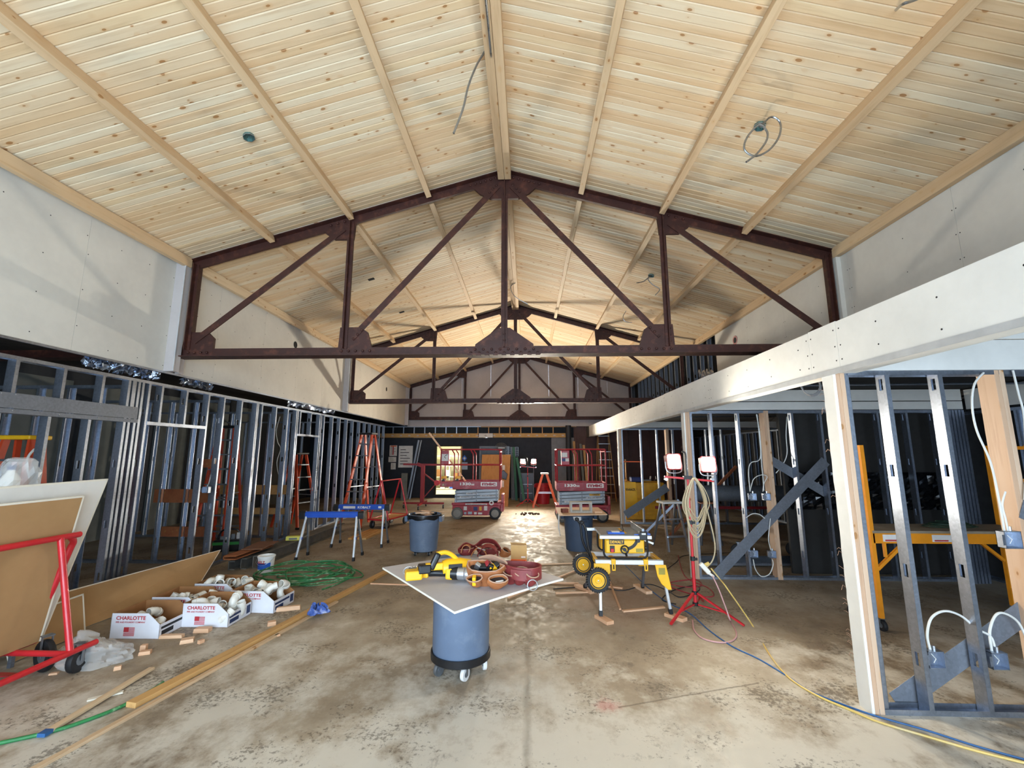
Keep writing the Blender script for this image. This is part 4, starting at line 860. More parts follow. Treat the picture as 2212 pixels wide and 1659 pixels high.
# leather tool belts
def ribbon(pts, w_, th, up=(0, 0, 1)):
    m = MB(); pts = smooth_path(pts, 6); up = V(up); vs = []
    for i, p in enumerate(pts):
        d = (pts[min(i+1, len(pts)-1)]-pts[max(i-1, 0)]).normalized(); s = d.cross(up).normalized()*(th/2); h = up*(w_/2)
        vs += [p-s-h, p+s-h, p+s+h, p-s+h]
    fs = [(i*4+a, i*4+(a+1) % 4, i*4+4+(a+1) % 4, i*4+4+a) for i in range(len(pts)-1) for a in range(4)]
    n = len(vs); return m.add(vs, fs+[(3, 2, 1, 0), (n-4, n-3, n-2, n-1)])
def pouch(par, loc, rot, w_, d, h, mat, nm='pouch', fill=.72):
    m = MB(); nn = 28; vs = []; sd = hash((round(loc[0], 2), round(loc[1], 2), nm[0])) % 97 if False else int(abs(loc[0])*1000+abs(loc[1])*300) % 97
    def wob(x, y, z, k): n = mnoise.noise(V((x*14+sd, y*14, z*12))); return (x*(1+k*n), y*(1+k*n*1.3), z+.02*n*(z > h*.6))
    for s, z in ((.70, 0), (.93, .2), (1.04, .55), (1.05, .8), (1.0, 1.0)):
        for i in range(nn): a = 2*math.pi*i/nn; vs.append(wob(w_/2*s*math.cos(a), d/2*s*math.sin(a), h*z, .35))
    rim = vs[-nn:]
    for f, dz in ((.9, -.004), (.85, -h*(1-fill))):
        for i in range(nn): vs.append((rim[i][0]*f, rim[i][1]*f, rim[i][2]+dz))
    m.add(vs, [(j*nn+i, j*nn+(i+1) % nn, (j+1)*nn+(i+1) % nn, (j+1)*nn+i) for j in range(6) for i in range(nn)]+[tuple(range(nn-1, -1, -1))])
    o = m.build(nm, mat, par, loc, rot, smooth=True)
    MB().tube(rim[::2], .0045, 6, closed=True).build('rim_binding', SUEDE, o, smooth=True)
    MB().add([(x*.86, y*.86, z-h*(1-fill)+.002) for x, y, z in rim], [tuple(range(nn))]).build('dark_interior', simple('pouch_inside', '2a1c18', .9), o)
    return o
P = tb(1058, 1262)
t1 = thing('tool_belt', 'open tan leather tool pouch belt with tools at the front of the drywall table', 'tool belt', (P.x, P.y, .878))
a = pouch(t1, (-.03, .05, .012), (.42, 0, -.1), .25, .13, .13, LEATO, 'main_pouch')
pouch(t1, (-.095, -.03, .012), (.75, 0, -.15), .115, .065, .085, LEATO, 'front_pocket'); pouch(t1, (.055, -.045, .012), (.75, 0, .15), .13, .075, .09, LEATO, 'front_pocket')
for k, (x, y, z, c) in enumerate(((-.05, .02, .118, BLACKP), (.02, .01, .12, YEL), (-.01, .03, .135, REDD), (.05, .03, .125, BLACKP), (-.09, .02, .12, ALU), (.0, .0, .115, BLACKP))): B((-.03, -.02, -.015), (.03, .02, .015)).build('hand_tool', c, t1, (x, y, z), (.8, .2*k, .5*k), bevel=.006)
B((-.03, -.008, -.01), (.03, .008, .01)).build('marker_pen', WHITE, t1, (.075, -.10, .05), (0, 0, .6), bevel=.004); B((-.012, -.02, -.03), (.012, .02, .03)).build('tape_strip', YEL, t1, (-.10, -.085, .055), (.3, 0, 0), bevel=.003)
ribbon([(-.09, .09, .15), (.0, .10, .165), (.09, .07, .14), (.12, .05, .12)], .045, .012, (0, -.6, .8)).build('suede_flap', SUEDE, t1)
ribbon([(.08, .06, .09), (.18, -.02, .085), (.30, -.03, .08), (.36, .04, .08), (.33, .12, .085), (.20, .14, .09), (.08, .13, .09)], .085, .012).build('padded_belt', LEATH, t1, smooth=True)
ribbon([(.15, -.022, .085), (.22, -.045, .083), (.29, -.042, .08)], .06, .012).build('belt_pad', LEATH, t1, smooth=True)
m = MB().tube([(.30+.035*math.cos(x*.4189), -.055, .02+.035*math.sin(x*.4189)) for x in range(15)], .004, 6, closed=True); m.build('steel_ring', ALU, t1, smooth=True)
for k in range(3): pouch(t1, (.14+.07*k, .045-.02*k, .01), (.5, .1, .2*k), .10, .07, .09, LEATH, 'side_pocket')
P = tb(1040, 1196)
t2 = thing('tool_belt', 'dark red leather tool belt heaped behind the blower nozzle', 'tool belt', (P.x, P.y-.08, .885)); t2.scale = (1, 1, .64)
pouch(t2, (.05, .05, .005), (.12, .1, .2), .20, .10, .10, LEATH, 'main_pouch'); pouch(t2, (-.12, .03, .005), (.1, -.15, -.1), .14, .08, .085, LEATH, 'side_pouch')
ribbon([(-.02, -.03, .02), (.0, -.05, .10), (.06, -.05, .155), (.13, -.04, .12), (.16, -.03, .03)], .07, .010, (0, 1, .3)).build('belt_fold', LEATH, t2, smooth=True)
ribbon([(-.08, -.05, .01), (-.05, -.06, .09), (.0, -.06, .13), (.05, -.06, .07), (.06, -.06, .01)], .03, .008, (0, 1, .2)).build('strap', LEATO, t2, smooth=True)
ribbon([(-.20, .0, .06), (-.14, .05, .13), (-.06, .04, .10), (.02, .06, .18), (.12, .04, .17), (.18, .02, .07)], .08, .012, (0, -.5, .86)).build('belt', LEATH, t2, smooth=True)
ribbon([(-.17, -.02, .05), (-.155, -.02, .13), (-.12, -.02, .15), (-.09, -.02, .12), (-.10, -.03, .06)], .05, .008, (0, 1, 0)).build('hammer_loop', LEATO, t2, smooth=True); pouch(t2, (.20, -.01, .01), (.5, .4, .3), .10, .08, .10, LEATO, 'tan_pocket')
MB().cyl((-.02, -.07, .13), (.05, -.08, .10), .009, n=8).build('chrome_punch', ALU, t2)
# open screw box
P = tb(1119, 1224)
sb = thing('screw_box', 'small open cardboard box with its lid up at the back of the drywall table', 'box', (P.x, P.y, .885), -.12)
for a_, b_ in (((-.065, -.05, 0), (.065, -.046, .045)), ((-.065, .046, 0), (.065, .05, .045)), ((-.065, -.05, 0), (-.061, .05, .045)), ((.061, -.05, 0), (.065, .05, .045)), ((-.065, -.05, 0), (.065, .05, .003))): B(a_, b_).build('box_side', ORB, sb)
B((-.066, .047, .04), (.066, .052, .155)).build('lid', CARDL, sb); MB().bar((-.066, .03, .17), (.066, .03, .17), .05, .003, up=(0, .5, .86)).build('lid_flap', CARDL, sb); B((.02, .0445, .06), (.055, .047, .07)).build('label', PAPER, sb)
tag(B((-.05, -.035, 0), (.05, .035, .05)).build('plastic_pack', ORB, None, (P.x+.075, P.y-.14, .885), (0, 0, .3), bevel=.006), 'bright orange plastic pack beside the open cardboard box', 'pack')
tag(B((-.07, -.045, 0), (.07, .045, .012)).build('sandpaper_pad', EDGE, None, (P.x-.10, P.y+.02, .885), (0, 0, .3), bevel=.003), 'pale flat pad left of the open cardboard box', 'pad')

# ================================================================== TABLE SAW AND STAND
ts = thing('saw_stand', 'wheeled folding saw stand with yellow brackets and aluminium legs', 'saw stand', (1.12, 5.5, 0))
for y in (-.30, .10): MB().box((-.36, y-.03, .555), (.40, y+.03, .605)).build('side_rail', ALUW, ts, bevel=.006)
for x in (-.34, .38): MB().box((x-.02, -.30, .555), (x+.02, .10, .60)).build('cross_rail', YEL, ts, bevel=.004)
LEGS = (('front left', (-.31, -.30, .50), fl(1298, 1338)), ('front right', (.38, -.30, .55), fl(1450, 1333)), ('rear left', (-.25, .10, .52), fl(1263, 1275)), ('rear right', (.30, .10, .52), fl(1388, 1275)))
zz = .036
for nm, a, f in LEGS:
    b = V((f.x-1.12, f.y-5.5, zz)); front = 'front' in nm
    lg = MB().bar(a, b, .042, .030, up=(1, 0, 0)).build('leg', ALUW if front else GALVD, ts, bevel=.005)
    d = (b-V(a)).normalized(); MB().bar(b-d*.055, b, .05, .038, up=(1, 0, 0)).build('rubber_foot', BLACKR, lg)
MB().prism([(.30, .56), (.42, .56), (.47, .30), (.43, .30), (.36, .36), (.32, .44)], 1, -.345, -.325).build('leg_bracket', YEL, ts, bevel=.004)
B((.335, -.348, .46), (.405, -.344, .53)).build('warning_label', simple('label_olive', '9a8c3a', .6), ts)
MB().prism([(-.38, .57), (-.20, .57), (-.20, .47), (-.26, .42), (-.38, .45)], 1, -.345, -.325).build('wheel_bracket', YEL, ts, bevel=.004)
B((.22, .09, .44), (.34, .12, .55)).build('rear_bracket', YEL, ts, bevel=.008)
for x in (-.16, .20):
    MB().box((x-.025, -.345, .565), (x+.025, -.15, .615)).box((x-.02, -.35, .50), (x-.008, -.335, .60)).box((x+.008, -.35, .50), (x+.02, -.335, .60)).box((x-.02, -.35, .495), (x+.02, -.335, .51)).build('clamp_lever', YEL, ts, bevel=.003)
def tread_wheel(par, c):
    w_ = MB(); n = 44; prof = []
    w_.lathe([(.07, -.022), (.118, -.024), (.126, -.015), (.126, .015), (.118, .024), (.07, .022)], 44, c, axis=(0, 1, 0))
    for k in range(30):
        a = 2*math.pi*k/30; w_.bar((c[0]+.118*math.cos(a), c[1], c[2]+.118*math.sin(a)), (c[0]+.133*math.cos(a), c[1], c[2]+.133*math.sin(a)), .046, .012, up=(-math.sin(a), 0, math.cos(a)))
    o = w_.build('tyre', BLACKR, par)
    MB().lathe([(0, -.020), (.03, -.022), (.035, -.016), (.078, -.018), (.084, -.026), (.090, -.022), (.090, .022), (0, .02)], 32, c, axis=(0, 1, 0)).build('hub', YEL, o, smooth=True)
    MB().lathe([(0, -.03), (.008, -.028), (.008, -.02)], 8, c, axis=(0, 1, 0)).build('axle_cap', ALU, o)
tread_wheel(ts, (-.345, -.385, .405)); tread_wheel(ts, (-.44, .16, .44))
for y, dx in ((-.10, 0), (.16, -.03)):
    MB().tube(smooth_path([(-.30, y, .50), (-.36, y, .56), (-.41+dx, y, .72), (-.43+dx, y, .90), (-.47+dx, y, .97)], 5), .014, 10).build('push_handle', BLACKP, ts, smooth=True)
    MB().sph((-.475+dx, y, .975), .024, 10, 8, 1.2, 1, 1).build('grip', BLACKR, ts, smooth=True)
for i, (nm, a, f) in enumerate(LEGS):
    o = B((-.17 if i > 1 else -.06, -.045, 0), (.17, .045, .036)).build('foot_block', SCRAP, None, (f.x, f.y, 0), (0, 0, (-1.1, -.9, -1.0, -1.3)[i]), bevel=.003)
    tag(o, 'wood block under the %s leg of the saw stand' % nm, 'wood block', 'blocks under the saw stand legs')
sw = thing('table_saw', 'yellow portable table saw with a black tube frame on the wheeled stand', 'table saw', (1.10, 5.44, .605))
MB().box((-.215, -.20, .055), (.235, .18, .215)).build('housing', YEL, sw, bevel=.014)
MB().box((-.205, -.216, .065), (.225, -.198, .205)).build('front_panel', YEL, sw, bevel=.008)
MB().box((-.26, -.21, .235), (.30, .33, .262)).build('table_plate', ALUD, sw, bevel=.004)
MB().box((-.28, -.245, .222), (.31, -.212, .258)).build('front_fence_rail', ALUW, sw, bevel=.004); MB().box((-.36, .28, .222), (.31, .31, .258)).build('rear_fence_rail', ALUW, sw, bevel=.004)
MB().box((.205, -.22, .262), (.235, .34, .335)).build('rip_fence', ALUD, sw, bevel=.004)
MB().box((.17, -.265, .215), (.255, -.20, .305)).build('fence_clamp', BLACKP, sw, bevel=.008); MB().box((.19, -.27, .275), (.235, -.262, .292)).build('clamp_label', PAPER, sw)
MB().box((.02, -.10, .263), (.06, .22, .266)).build('throat_plate', YEL, sw)
MB().prism([(-.02, .262), (.16, .262), (.12, .325), (.07, .34), (.01, .30)], 0, .036, .044).build('blade_guard', BLACKP, sw)
MB().box((-.17, -.16, .263), (.02, -.06, .28)).build('push_block', BLUEB, sw, bevel=.004); MB().box((-.12, -.15, .28), (-.03, -.07, .284)).build('push_block_label', PAPER, sw)
MB().box((.26, -.19, .263), (.31, .1, .272)).build('blue_scale', BLUEB, sw); MB().box((.12, -.205, .263), (.17, -.19, .27)).build('blue_pointer', BLUEB, sw)
for y in (-.23, .20): MB().tube(smooth_path([(-.235, y, .22), (-.238, y, .12), (-.232, y, .05), (-.20, y, .018), (-.14, y, .012), (.16, y, .012), (.22, y, .018), (.252, y, .05), (.258, y, .12), (.255, y, .22)], 4), .011, 8).build('tube_frame', BLACKP, sw, smooth=True)
MB().box((-.17, -.2185, .16), (.0, -.2165, .212)).build('badge', BLACKP, sw); lettering('DEWALT', YEL, sw, (-.085, -.2195, .186), FRONT, .15, .032, bold=.03)
B((-.165, -.222, .075), (-.11, -.216, .145)).build('switch_plate', BLACKP, sw, bevel=.003); B((-.157, -.24, .075), (-.122, -.22, .115)).build('switch_paddle', RED, sw, bevel=.005)
hw_ = MB().tube([(.0+.042*math.cos(a*.3927), -.235, .105+.042*math.sin(a*.3927)) for a in range(16)], .008, 8, closed=True).cyl((0, -.235, .105), (0, -.215, .105), .02, n=12).bar((0, -.235, .105), (.03, -.235, .075), .012, .016).bar((0, -.235, .105), (-.035, -.235, .12), .012, .016).build('height_wheel', BLACKP, sw, smooth=True)
MB().cyl((.012, -.235, .06), (.012, -.265, .045), .012, n=10).build('crank_knob', BLACKP, hw_); MB().cyl((.155, -.245, .205), (.155, -.215, .205), .022, n=14).build('bevel_knob', BLACKP, sw, smooth=True)
m = MB()
for k in range(12):
    a0 = .25+k*.10; a1 = a0+.1; c = (.02, .245); r0, r1 = .115, .150
    m.add([(c[0]+r*math.cos(-a), -.2175, c[1]+r*math.sin(-a)) for r, a in ((r0, a0), (r1, a0), (r1, a1), (r0, a1))], [(0, 1, 2, 3)])
m.build('bevel_slot', BLACKP, sw); B((.13, -.2178, .075), (.21, -.2165, .115)).build('warning_label', simple('label_olive2', '9a8c3a', .6), sw)
MB().box((-.23, .0, .06), (-.215, .16, .20)).build('side_panel', YEL, sw, bevel=.006); MB().cyl((.26, -.1, .10), (.285, -.1, .10), .02, n=10).build('side_knob', BLACKP, sw)
MB().bar((.24, -.15, .20), (.34, -.19, .165), .02, .02).build('push_stick', WHITE, sw)
# sticks and sweepings under the saw
ST = [((1098, 1293), (1258, 1228), .03), ((1000, 1255), (1250, 1262), .035), ((1200, 1283), (1285, 1280), .03), ((1345, 1322), (1435, 1313), .045), ((1310, 1240), (1340, 1318), .025), ((1285, 1265), (1345, 1272), .04), ((1110, 1222), (1240, 1218), .02), ((935, 1278), (1000, 1285), .025), ((800, 1262), (885, 1265), .02)]
for k, (a, b, wd) in enumerate(ST):
    lb = ('long thin strip pointing at the drywall table', 'strip lying across behind the drywall table', 'strip by the left foot block of the saw', 'notched strip between the front legs of the saw', 'thin strip running under the saw', 'wide strip behind the left wheel of the saw', 'faint thin strip beyond the drywall table', 'strip tip showing left of the front bin', 'strip pointing from the hose to the front bin')[k]
    board('wood_strip', lb+', pinkish wood on the floor', fl(*a), fl(*b), wd, .018, SCRAP, 0, 'wood strip', 'pink strips round the saw')

# ================================================================== WORK LIGHTS
def worklight(lab, loc, H, lens, rz=0, tilt=-.10, heads=((-.165, .03), (.235, -.02)), k=1.0):
    t = thing('work_light', lab, 'work light', loc, rz)
    MB().cyl((0, 0, .12), (0, 0, .62), .019, n=14).build('lower_mast', RED, t, smooth=True); MB().cyl((0, 0, .60), (0, 0, 1.0), .015, n=14).build('middle_mast', RED, t, smooth=True); MB().cyl((0, 0, .98), (0, 0, H), .012, n=14).build('upper_mast', RED, t, smooth=True)
    for z in (.58, .98): MB().cyl((0, 0, z), (0, 0, z+.045), .026, n=14).box((.0, -.03, z+.008), (.045, -.01, z+.035)).build('clamp_collar', BLACKP, t)
    for z in (.10, .22): MB().cyl((0, 0, z), (0, 0, z+.035), .032, n=14).build('leg_collar', BLACKP, t)
    for a in (-2.45, -.72, 1.05):
        e_ = V((math.cos(a)*.50, math.sin(a)*.50, .012)); s_ = V((math.cos(a)*.03, math.sin(a)*.03, .235)); md = s_+(e_-s_)*.62
        lg = MB().bar(s_, e_, .026, .016).build('leg', RED, t); MB().bar((math.cos(a)*.03, math.sin(a)*.03, .115), md, .018, .012).build('leg_brace', RED, lg)
    MB().bar((-.27, 0, H), (.30, 0, H-.05), .022, .022).build('cross_bar', RED, t); MB().box((-.05, -.02, H-.03), (.05, .02, H+.01)).build('bar_clamp', BLACKP, t)
    for s in (-.255, .285): MB().cyl((s, -.02, H-.03), (s, .02, H-.03), .018, n=10).build('wing_nut', ALU, t)
    MB().tube(smooth_path([(0, 0, H), (0, .01, H+.15), (-.01, 0, H+.27), (-.05, 0, H+.29)], 4), .011, 8).build('carry_handle', BLACKP, t, smooth=True)
    for x, dz in heads:
        hz = H+.155+dz*.6; yw = .10 if x < 0 else -.12
        hd = thing('lamp_head', None, None, (x, -.02, hz)); hd.parent = t; hd.rotation_euler = (tilt, 0, yw)
        MB().prism([(-.085*k, -.075*k), (-.07*k, -.09*k), (.07*k, -.09*k), (.085*k, -.075*k), (.085*k, .075*k), (.07*k, .09*k), (-.07*k, .09*k), (-.085*k, .075*k)], 1, -.03, .05).build('housing', REDD, hd)
        MB().prism([(-.07*k, -.06*k), (-.058*k, -.075*k), (.058*k, -.075*k), (.07*k, -.06*k), (.07*k, .06*k), (.058*k, .075*k), (-.058*k, .075*k), (-.07*k, .06*k)], 1, -.036, -.032).build('lens', lens, hd)
        MB().tube(smooth_path([(-.095, 0, 0), (-.095, 0, -.08), (-.06, 0, -.125), (.06, 0, -.125), (.095, 0, -.08), (.095, 0, 0)], 4), .007, 8).build('yoke', ALU, hd, smooth=True)
    return t
wl1 = worklight('twin-head work light on a red tripod by the table saw', (1.885, 5.29, 0), 1.52, LAMP, tilt=-.16)
worklight('twin-head work light on a red tripod at the far blue wall', (.01, 15.35, 0), 1.33, LAMPF, tilt=-.46, heads=((-.17, 0), (.21, 0)))
# hank of tan cable hung on the near stand
m = MB(); rs = random.Random(9)
for k in range(13):
    cx = .07+rs.uniform(-.02, .02); w_ = rs.uniform(.10, .16); bz = rs.uniform(.80, 1.08); y = -.03+.012*(k % 5)
    pts = [(cx-.02, y, 1.49), (cx-w_*.7, y, 1.36), (cx-w_, y, 1.2), (cx-w_*.7, y, bz+.10), (cx, y+.01, bz), (cx+w_*.6, y, bz+.12), (cx+w_, y, 1.22), (cx+w_*.7, y, 1.38), (cx+.02, y, 1.49)]
    m.tube(smooth_path(pts, 5, True), .0055, 6, closed=True)
m.tube(smooth_path([(.18, -.02, 1.2), (.235, -.03, .9), (.245, -.04, .72), (.20, -.04, .58), (.10, -.05, .50)], 6), .008, 8)
o = m.build('cable_hank', CORDT, None, (1.885, 5.29, 0), smooth=True); tag(o, 'hank of tan extension cable hanging on the red light stand', 'cable')
pl = thing('power_splitter', 'cream three-way power splitter hanging off the light stand', 'power adapter', (1.97, 5.24, .50))
MB().bar((-.02, 0, .06), (.07, 0, -.04), .045, .05).build('body', PVC, pl, bevel=.008); MB().bar((.06, 0, -.035), (.12, 0, -.08), .03, .028).build('plug', PVC, pl, bevel=.006); MB().cyl((.03, .01, .04), (.08, .01, .06), .02, n=10).build('yellow_plug', CORDY, pl)
# cords
def cord(lab, pts, mat, r=.006, grp=None): return tag(MB().tube(smooth_path(pts, 7), r, 8).build('power_cable', mat, smooth=True), lab, 'cable', grp)
cord('yellow extension cable looping from the light stand to the lower right', [(2.05, 5.2, .52), (2.12, 5.16, .42)]+[yp(1570, 1270, 5.0)]+[fl(u, v, .007) for u, v in ((1625, 1350), (1660, 1410), (1700, 1460), (1760, 1500), (1840, 1535), (1900, 1560), (2000, 1590), (2110, 1622), (2230, 1652))], CORDY, .0075)
cord('blue extension cable running from the saw to the lower right', [fl(u, v, .006) for u, v in ((1345, 1215), (1395, 1265), (1440, 1300), (1490, 1325), (1530, 1360), (1580, 1395), (1640, 1424), (1700, 1460), (1750, 1493), (1830, 1525), (1900, 1549), (2000, 1577), (2110, 1612), (2230, 1645))], CORDB, .006)
cord('dusty pink cable looping on the floor beside the light stand', [(2.06, 5.2, .44), (2.10, 5.14, .30), (2.13, 5.0, .06)]+[fl(u, v, .008) for u, v in ((1572, 1330), (1590, 1365), (1585, 1382), (1560, 1388), (1520, 1380), (1500, 1362), (1496, 1340))], CORDP, .0075)
cord('dark red cable tangled on the floor behind the light stand', [fl(u, v, .007) for u, v in ((1432, 1258), (1480, 1268), (1515, 1265), (1500, 1252), (1440, 1262), (1500, 1285), (1540, 1288), (1530, 1270), (1480, 1245), (1465, 1200))], CORDR, .007)
cord('black cable snaking behind the saw to the light stand', [fl(u, v, .006) for u, v in ((1195, 1272), (1260, 1268), (1310, 1272), (1350, 1275), (1400, 1262), (1440, 1275), (1470, 1290), (1510, 1275), (1500, 1265), (1455, 1275), (1430, 1295), (1460, 1305))], CORDK, .006)
cord('thin black cable running under the table saw towards the right rooms', [fl(u, v, .006) for u, v in ((1420, 1245), (1460, 1215), (1480, 1200), (1560, 1195), (1640, 1190))], CORDK, .005)

# ================================================================== SCISSOR LIFTS
def tubes(nm, segs, r, mat, par): 
    m = MB()
    for s_ in segs: m.tube(s_, r, 8)
    return m.build(nm, mat, par, smooth=True)
def lift(lab, loc, ext, num, hook):
    t = thing('scissor_lift', lab, 'scissor lift', loc, 0, 'red scissor lifts')
    MB().prism([(-.66, .16), (-.66, .37), (.66, .37), (.66, .22), (.46, .10), (-.40, .10), (-.44, .16)], 1, .05, .71).build('chassis', REDL, t, bevel=.015)
    MB().box((-.68, .03, .37), (.68, .73, .44)).build('chassis_tray', REDL, t, bevel=.008)
    for x in (-.52, .52):
        for y in (.05, .71):
            w_ = MB().lathe([(0, -.05), (.12, -.05), (.155, -.04), (.16, -.02), (.16, .02), (.155, .04), (.12, .05), (0, .05)], 28, (x, y, .16), axis=(0, 1, 0)).build('wheel', simple('wheel_grey', '67655f', .7) if x < 0 else BLACKR, t, smooth=True)
            MB().lathe([(0, -.056), (.05, -.058), (.06, -.052), (.10, -.052), (.11, -.046)], 24, (x, y, .16), axis=(0, 1, 0)).build('hub', simple('hub_grey', '8a8780', .6), w_, smooth=True)
    for y in (.08, .66):
        for k in range(4):
            z = .475+.083*k; MB().bar((-.60, y, z), (.60, y, z+.055), .05, .072).build('scissor_arm', GREYP, t, bevel=.004)
        m = MB()
        for k in range(4):
            for x in (-.55, 0, .55): m.cyl((x, y-.032, .478+.083*k+.0275*(x/.6+1)*.95), (x, y-.024, .478+.083*k+.0275*(x/.6+1)*.95), .013, n=8)
        m.build('pivot_pins', BLACKP, t)
    MB().box((-.58, .12, .46), (.58, .64, .80)).build('scissor_core', simple('dark_grey_core', '2f3236', .7), t)
    pf = MB().box((-.66, .02, .80), (.66, .74, .87)).build('platform', REDL, t, bevel=.008)
    fp = MB().box((-.66, .015, .85), (.66, .04, 1.02)).build('toe_board', REDL, t, bevel=.004); MB().box((-.66, .72, .85), (.66, .745, 1.02)).build('toe_board', REDL, t); MB().box((.64, .03, .85), (.665, .73, 1.02)).build('end_board', REDL, t)
    x0 = -.66-ext
    if ext: MB().box((x0, .06, .86), (-.62, .70, 1.0)).build('extension_deck', REDL, t, bevel=.006); MB().prism([(x0+.05, .89), (x0+.13, .89), (x0+.09, .96)], 1, .056, .060).build('warning_triangle', simple('decal_sand', 'b5a988', .7), t)
    else: MB().box((-.665, .03, .85), (-.64, .73, 1.02)).build('end_board', REDL, t)
    ya, yb = .03, .73
    for y in (ya, yb):
        tubes('top_rail', [smooth_path([(x0+.02, y, 1.0), (x0+.02, y, 1.80), (x0+.05, y, 1.87), (x0+.12, y, 1.885), (.55, y, 1.885), (.62, y, 1.86), (.645, y, 1.79), (.645, y, 1.0)], 4)], .019, REDL, t)
        tubes('mid_rail', [[(x0+.02, y, 1.46), (.645, y, 1.46)]], .017, REDL, t)
        for x in ((-.62, -.10) if ext else (-.10, .28)): tubes('rail_post', [smooth_path([(x, y, 1.0), (x, y, 1.70), (x-.03, y, 1.80), (x-.08, y, 1.885)], 3)], .017, REDL, t)
    for x in (x0+.02, .645):
        for z in (1.885 if x < 0 else 1.83, 1.46): tubes('end_rail', [[(x, ya, z), (x, yb, z)]], .017, REDL, t)
    cx = x0+.14 if ext else -.42
    cbx = MB().box((cx-.11, -.01, 1.47), (cx+.11, .05, 1.86)).build('control_box', REDL, t, bevel=.015)
    if hook:
        B((cx-.095, -.014, 1.57), (cx+.085, -.0105, 1.76)).build('decal', PAPER, cbx); MB().tube([(cx+.06, -.017, 1.745), (cx+.01, -.017, 1.72), (cx-.02, -.017, 1.68), (cx+.02, -.017, 1.64)], .008, 6).build('hook_mark', INKK, cbx)
    else: B((cx-.09, -.014, 1.68), (cx+.05, -.0105, 1.80)).build('decal', PAPER, cbx); B((cx-.09, -.014, 1.57), (cx+.0, -.0105, 1.65)).build('decal_blue', NAVY, cbx); B((cx, -.014, 1.57), (cx+.09, -.0105, 1.65)).build('decal', PAPER, cbx)
    lettering('1330', INKW, fp, (-.30, .0135, .945), FRONT, .30, .075, bold=.045); lettering('SE', INKW, fp, (-.10, .0135, .93), FRONT, .09, .045, bold=.03)
    MB().prism([(.12, .895), (.13, .885), (.56, .885), (.57, .895), (.57, .985), (.56, .995), (.13, .995), (.12, .985)], 1, .0125, .0148).build('name_plate', INKW, fp); lettering('mec', REDL, fp, (.345, .0115, .94), FRONT, .38, .075, bold=.05)
    if num == 'left':
        B((-.28, .052, .665), (.02, .0545, .705)).build('decal', PAPER, t); lettering('10648710', INKB, t, (-.13, .0515, .685), (math.pi/2, 0, 0), .25, .032, bold=.02)
        B((-.46, .052, .575), (-.06, .0545, .605)).build('decal', PAPER, t); lettering('United Rentals', INKB, t, (-.25, .0515, .59), (math.pi/2, 0, 0), .34, .026, bold=.015)
        B((-.30, .025, .385), (.30, .0295, .42)).build('decal', PAPER, t); lettering('www.unitedrentals.com', INKB, t, (0, .0245, .402), FRONT, .52, .022, bold=.015)
        MB().lathe([(.03, 0), (.03, .004), (.065, .004), (.065, 0)], 20, (.42, .028, .44), axis=(0, -1, 0)).build('tie_down_ring', PAPER, t)
    else:
        B((.20, .052, .68), (.48, .0545, .725)).build('decal', YELD, t); lettering('11084674', INKK, t, (.35, .0515, .703), FRONT, .19, .034, bold=.02); B((-.46, .052, .50), (-.10, .0545, .545)).build('decal', PAPER, t); lettering('O United', INKB, t, (-.28, .0515, .522), FRONT, .30, .028, bold=.015)
    B((.10, .052, .61), (.55, .0545, .645)).build('decal', PAPER, t); lettering('1-800-UR-RENTS', INKB, t, (.325, .0515, .628), (math.pi/2, 0, 0), .42, .026, bold=.02)
    for x, z, w_, h, mm in ((-.30, .24, .09, .10, PAPER), (-.02, .23, .11, .10, NAVY), (.115, .23, .07, .11, YELD), (.26, .235, .09, .12, PAPER), (-.02, .13, .07, .06, PAPER), (.11, .13, .11, .05, PAPER), (-.17, .13, .11, .07, GREYP), (-.30, .13, .06, .06, GREYP)): B((x-w_/2, .044, z), (x+w_/2, .0505, z+h)).build('panel_decal', mm, t)
    MB().lathe([(.025, 0), (.025, .006), (.045, .006), (.045, 0)], 18, (-.17, .05, .29), axis=(0, -1, 0)).build('red_ring', REDD, t)
    MB().box((.66, .1, .20), (.75, .6, .42)).box((.68, .1, .42), (.75, .6, .66)).build('ladder_step', REDL, t, bevel=.01)
    return t
lift('red scissor lift with an extended deck and a wood strip leaning through its rails', (-1.41, 12.2, 0), .36, 'left', True)
lift('red scissor lift behind the cinder block with a yellow number label', (1.43, 11.75, 0), 0, 'right', False)
a, b = yp(927, 935, 12.6), yp(1006, 1040, 12.6)
tag(MB().bar(a, b, .045, .02, up=(0, 1, 0)).build('wood_strip', SCRAP), 'long pale wood strip leaning through the rails of the left scissor lift', 'wood strip')
for u, lb in ((960, 'yellow and black drill lying at the left end of the left scissor lift deck'), (990, 'yellow and black drill in the middle of the left scissor lift deck')):
    p = yp(u, 1035, 12.45); t = thing('cordless_drill', lb, 'drill', (p.x, p.y, 1.0)); MB().bar((-.09, 0, .10), (.07, 0, .12), .06, .07).build('body', YEL, t, bevel=.01); MB().bar((-.02, 0, .09), (-.04, 0, .0), .04, .045).build('grip', BLACKP, t, bevel=.008); MB().cyl((.07, 0, .12), (.13, 0, .125), .025, .012, n=10).build('chuck', BLACKP, t); B((-.09, -.035, 0), (.02, .035, .035)).build('battery', BLACKP, t, bevel=.006)

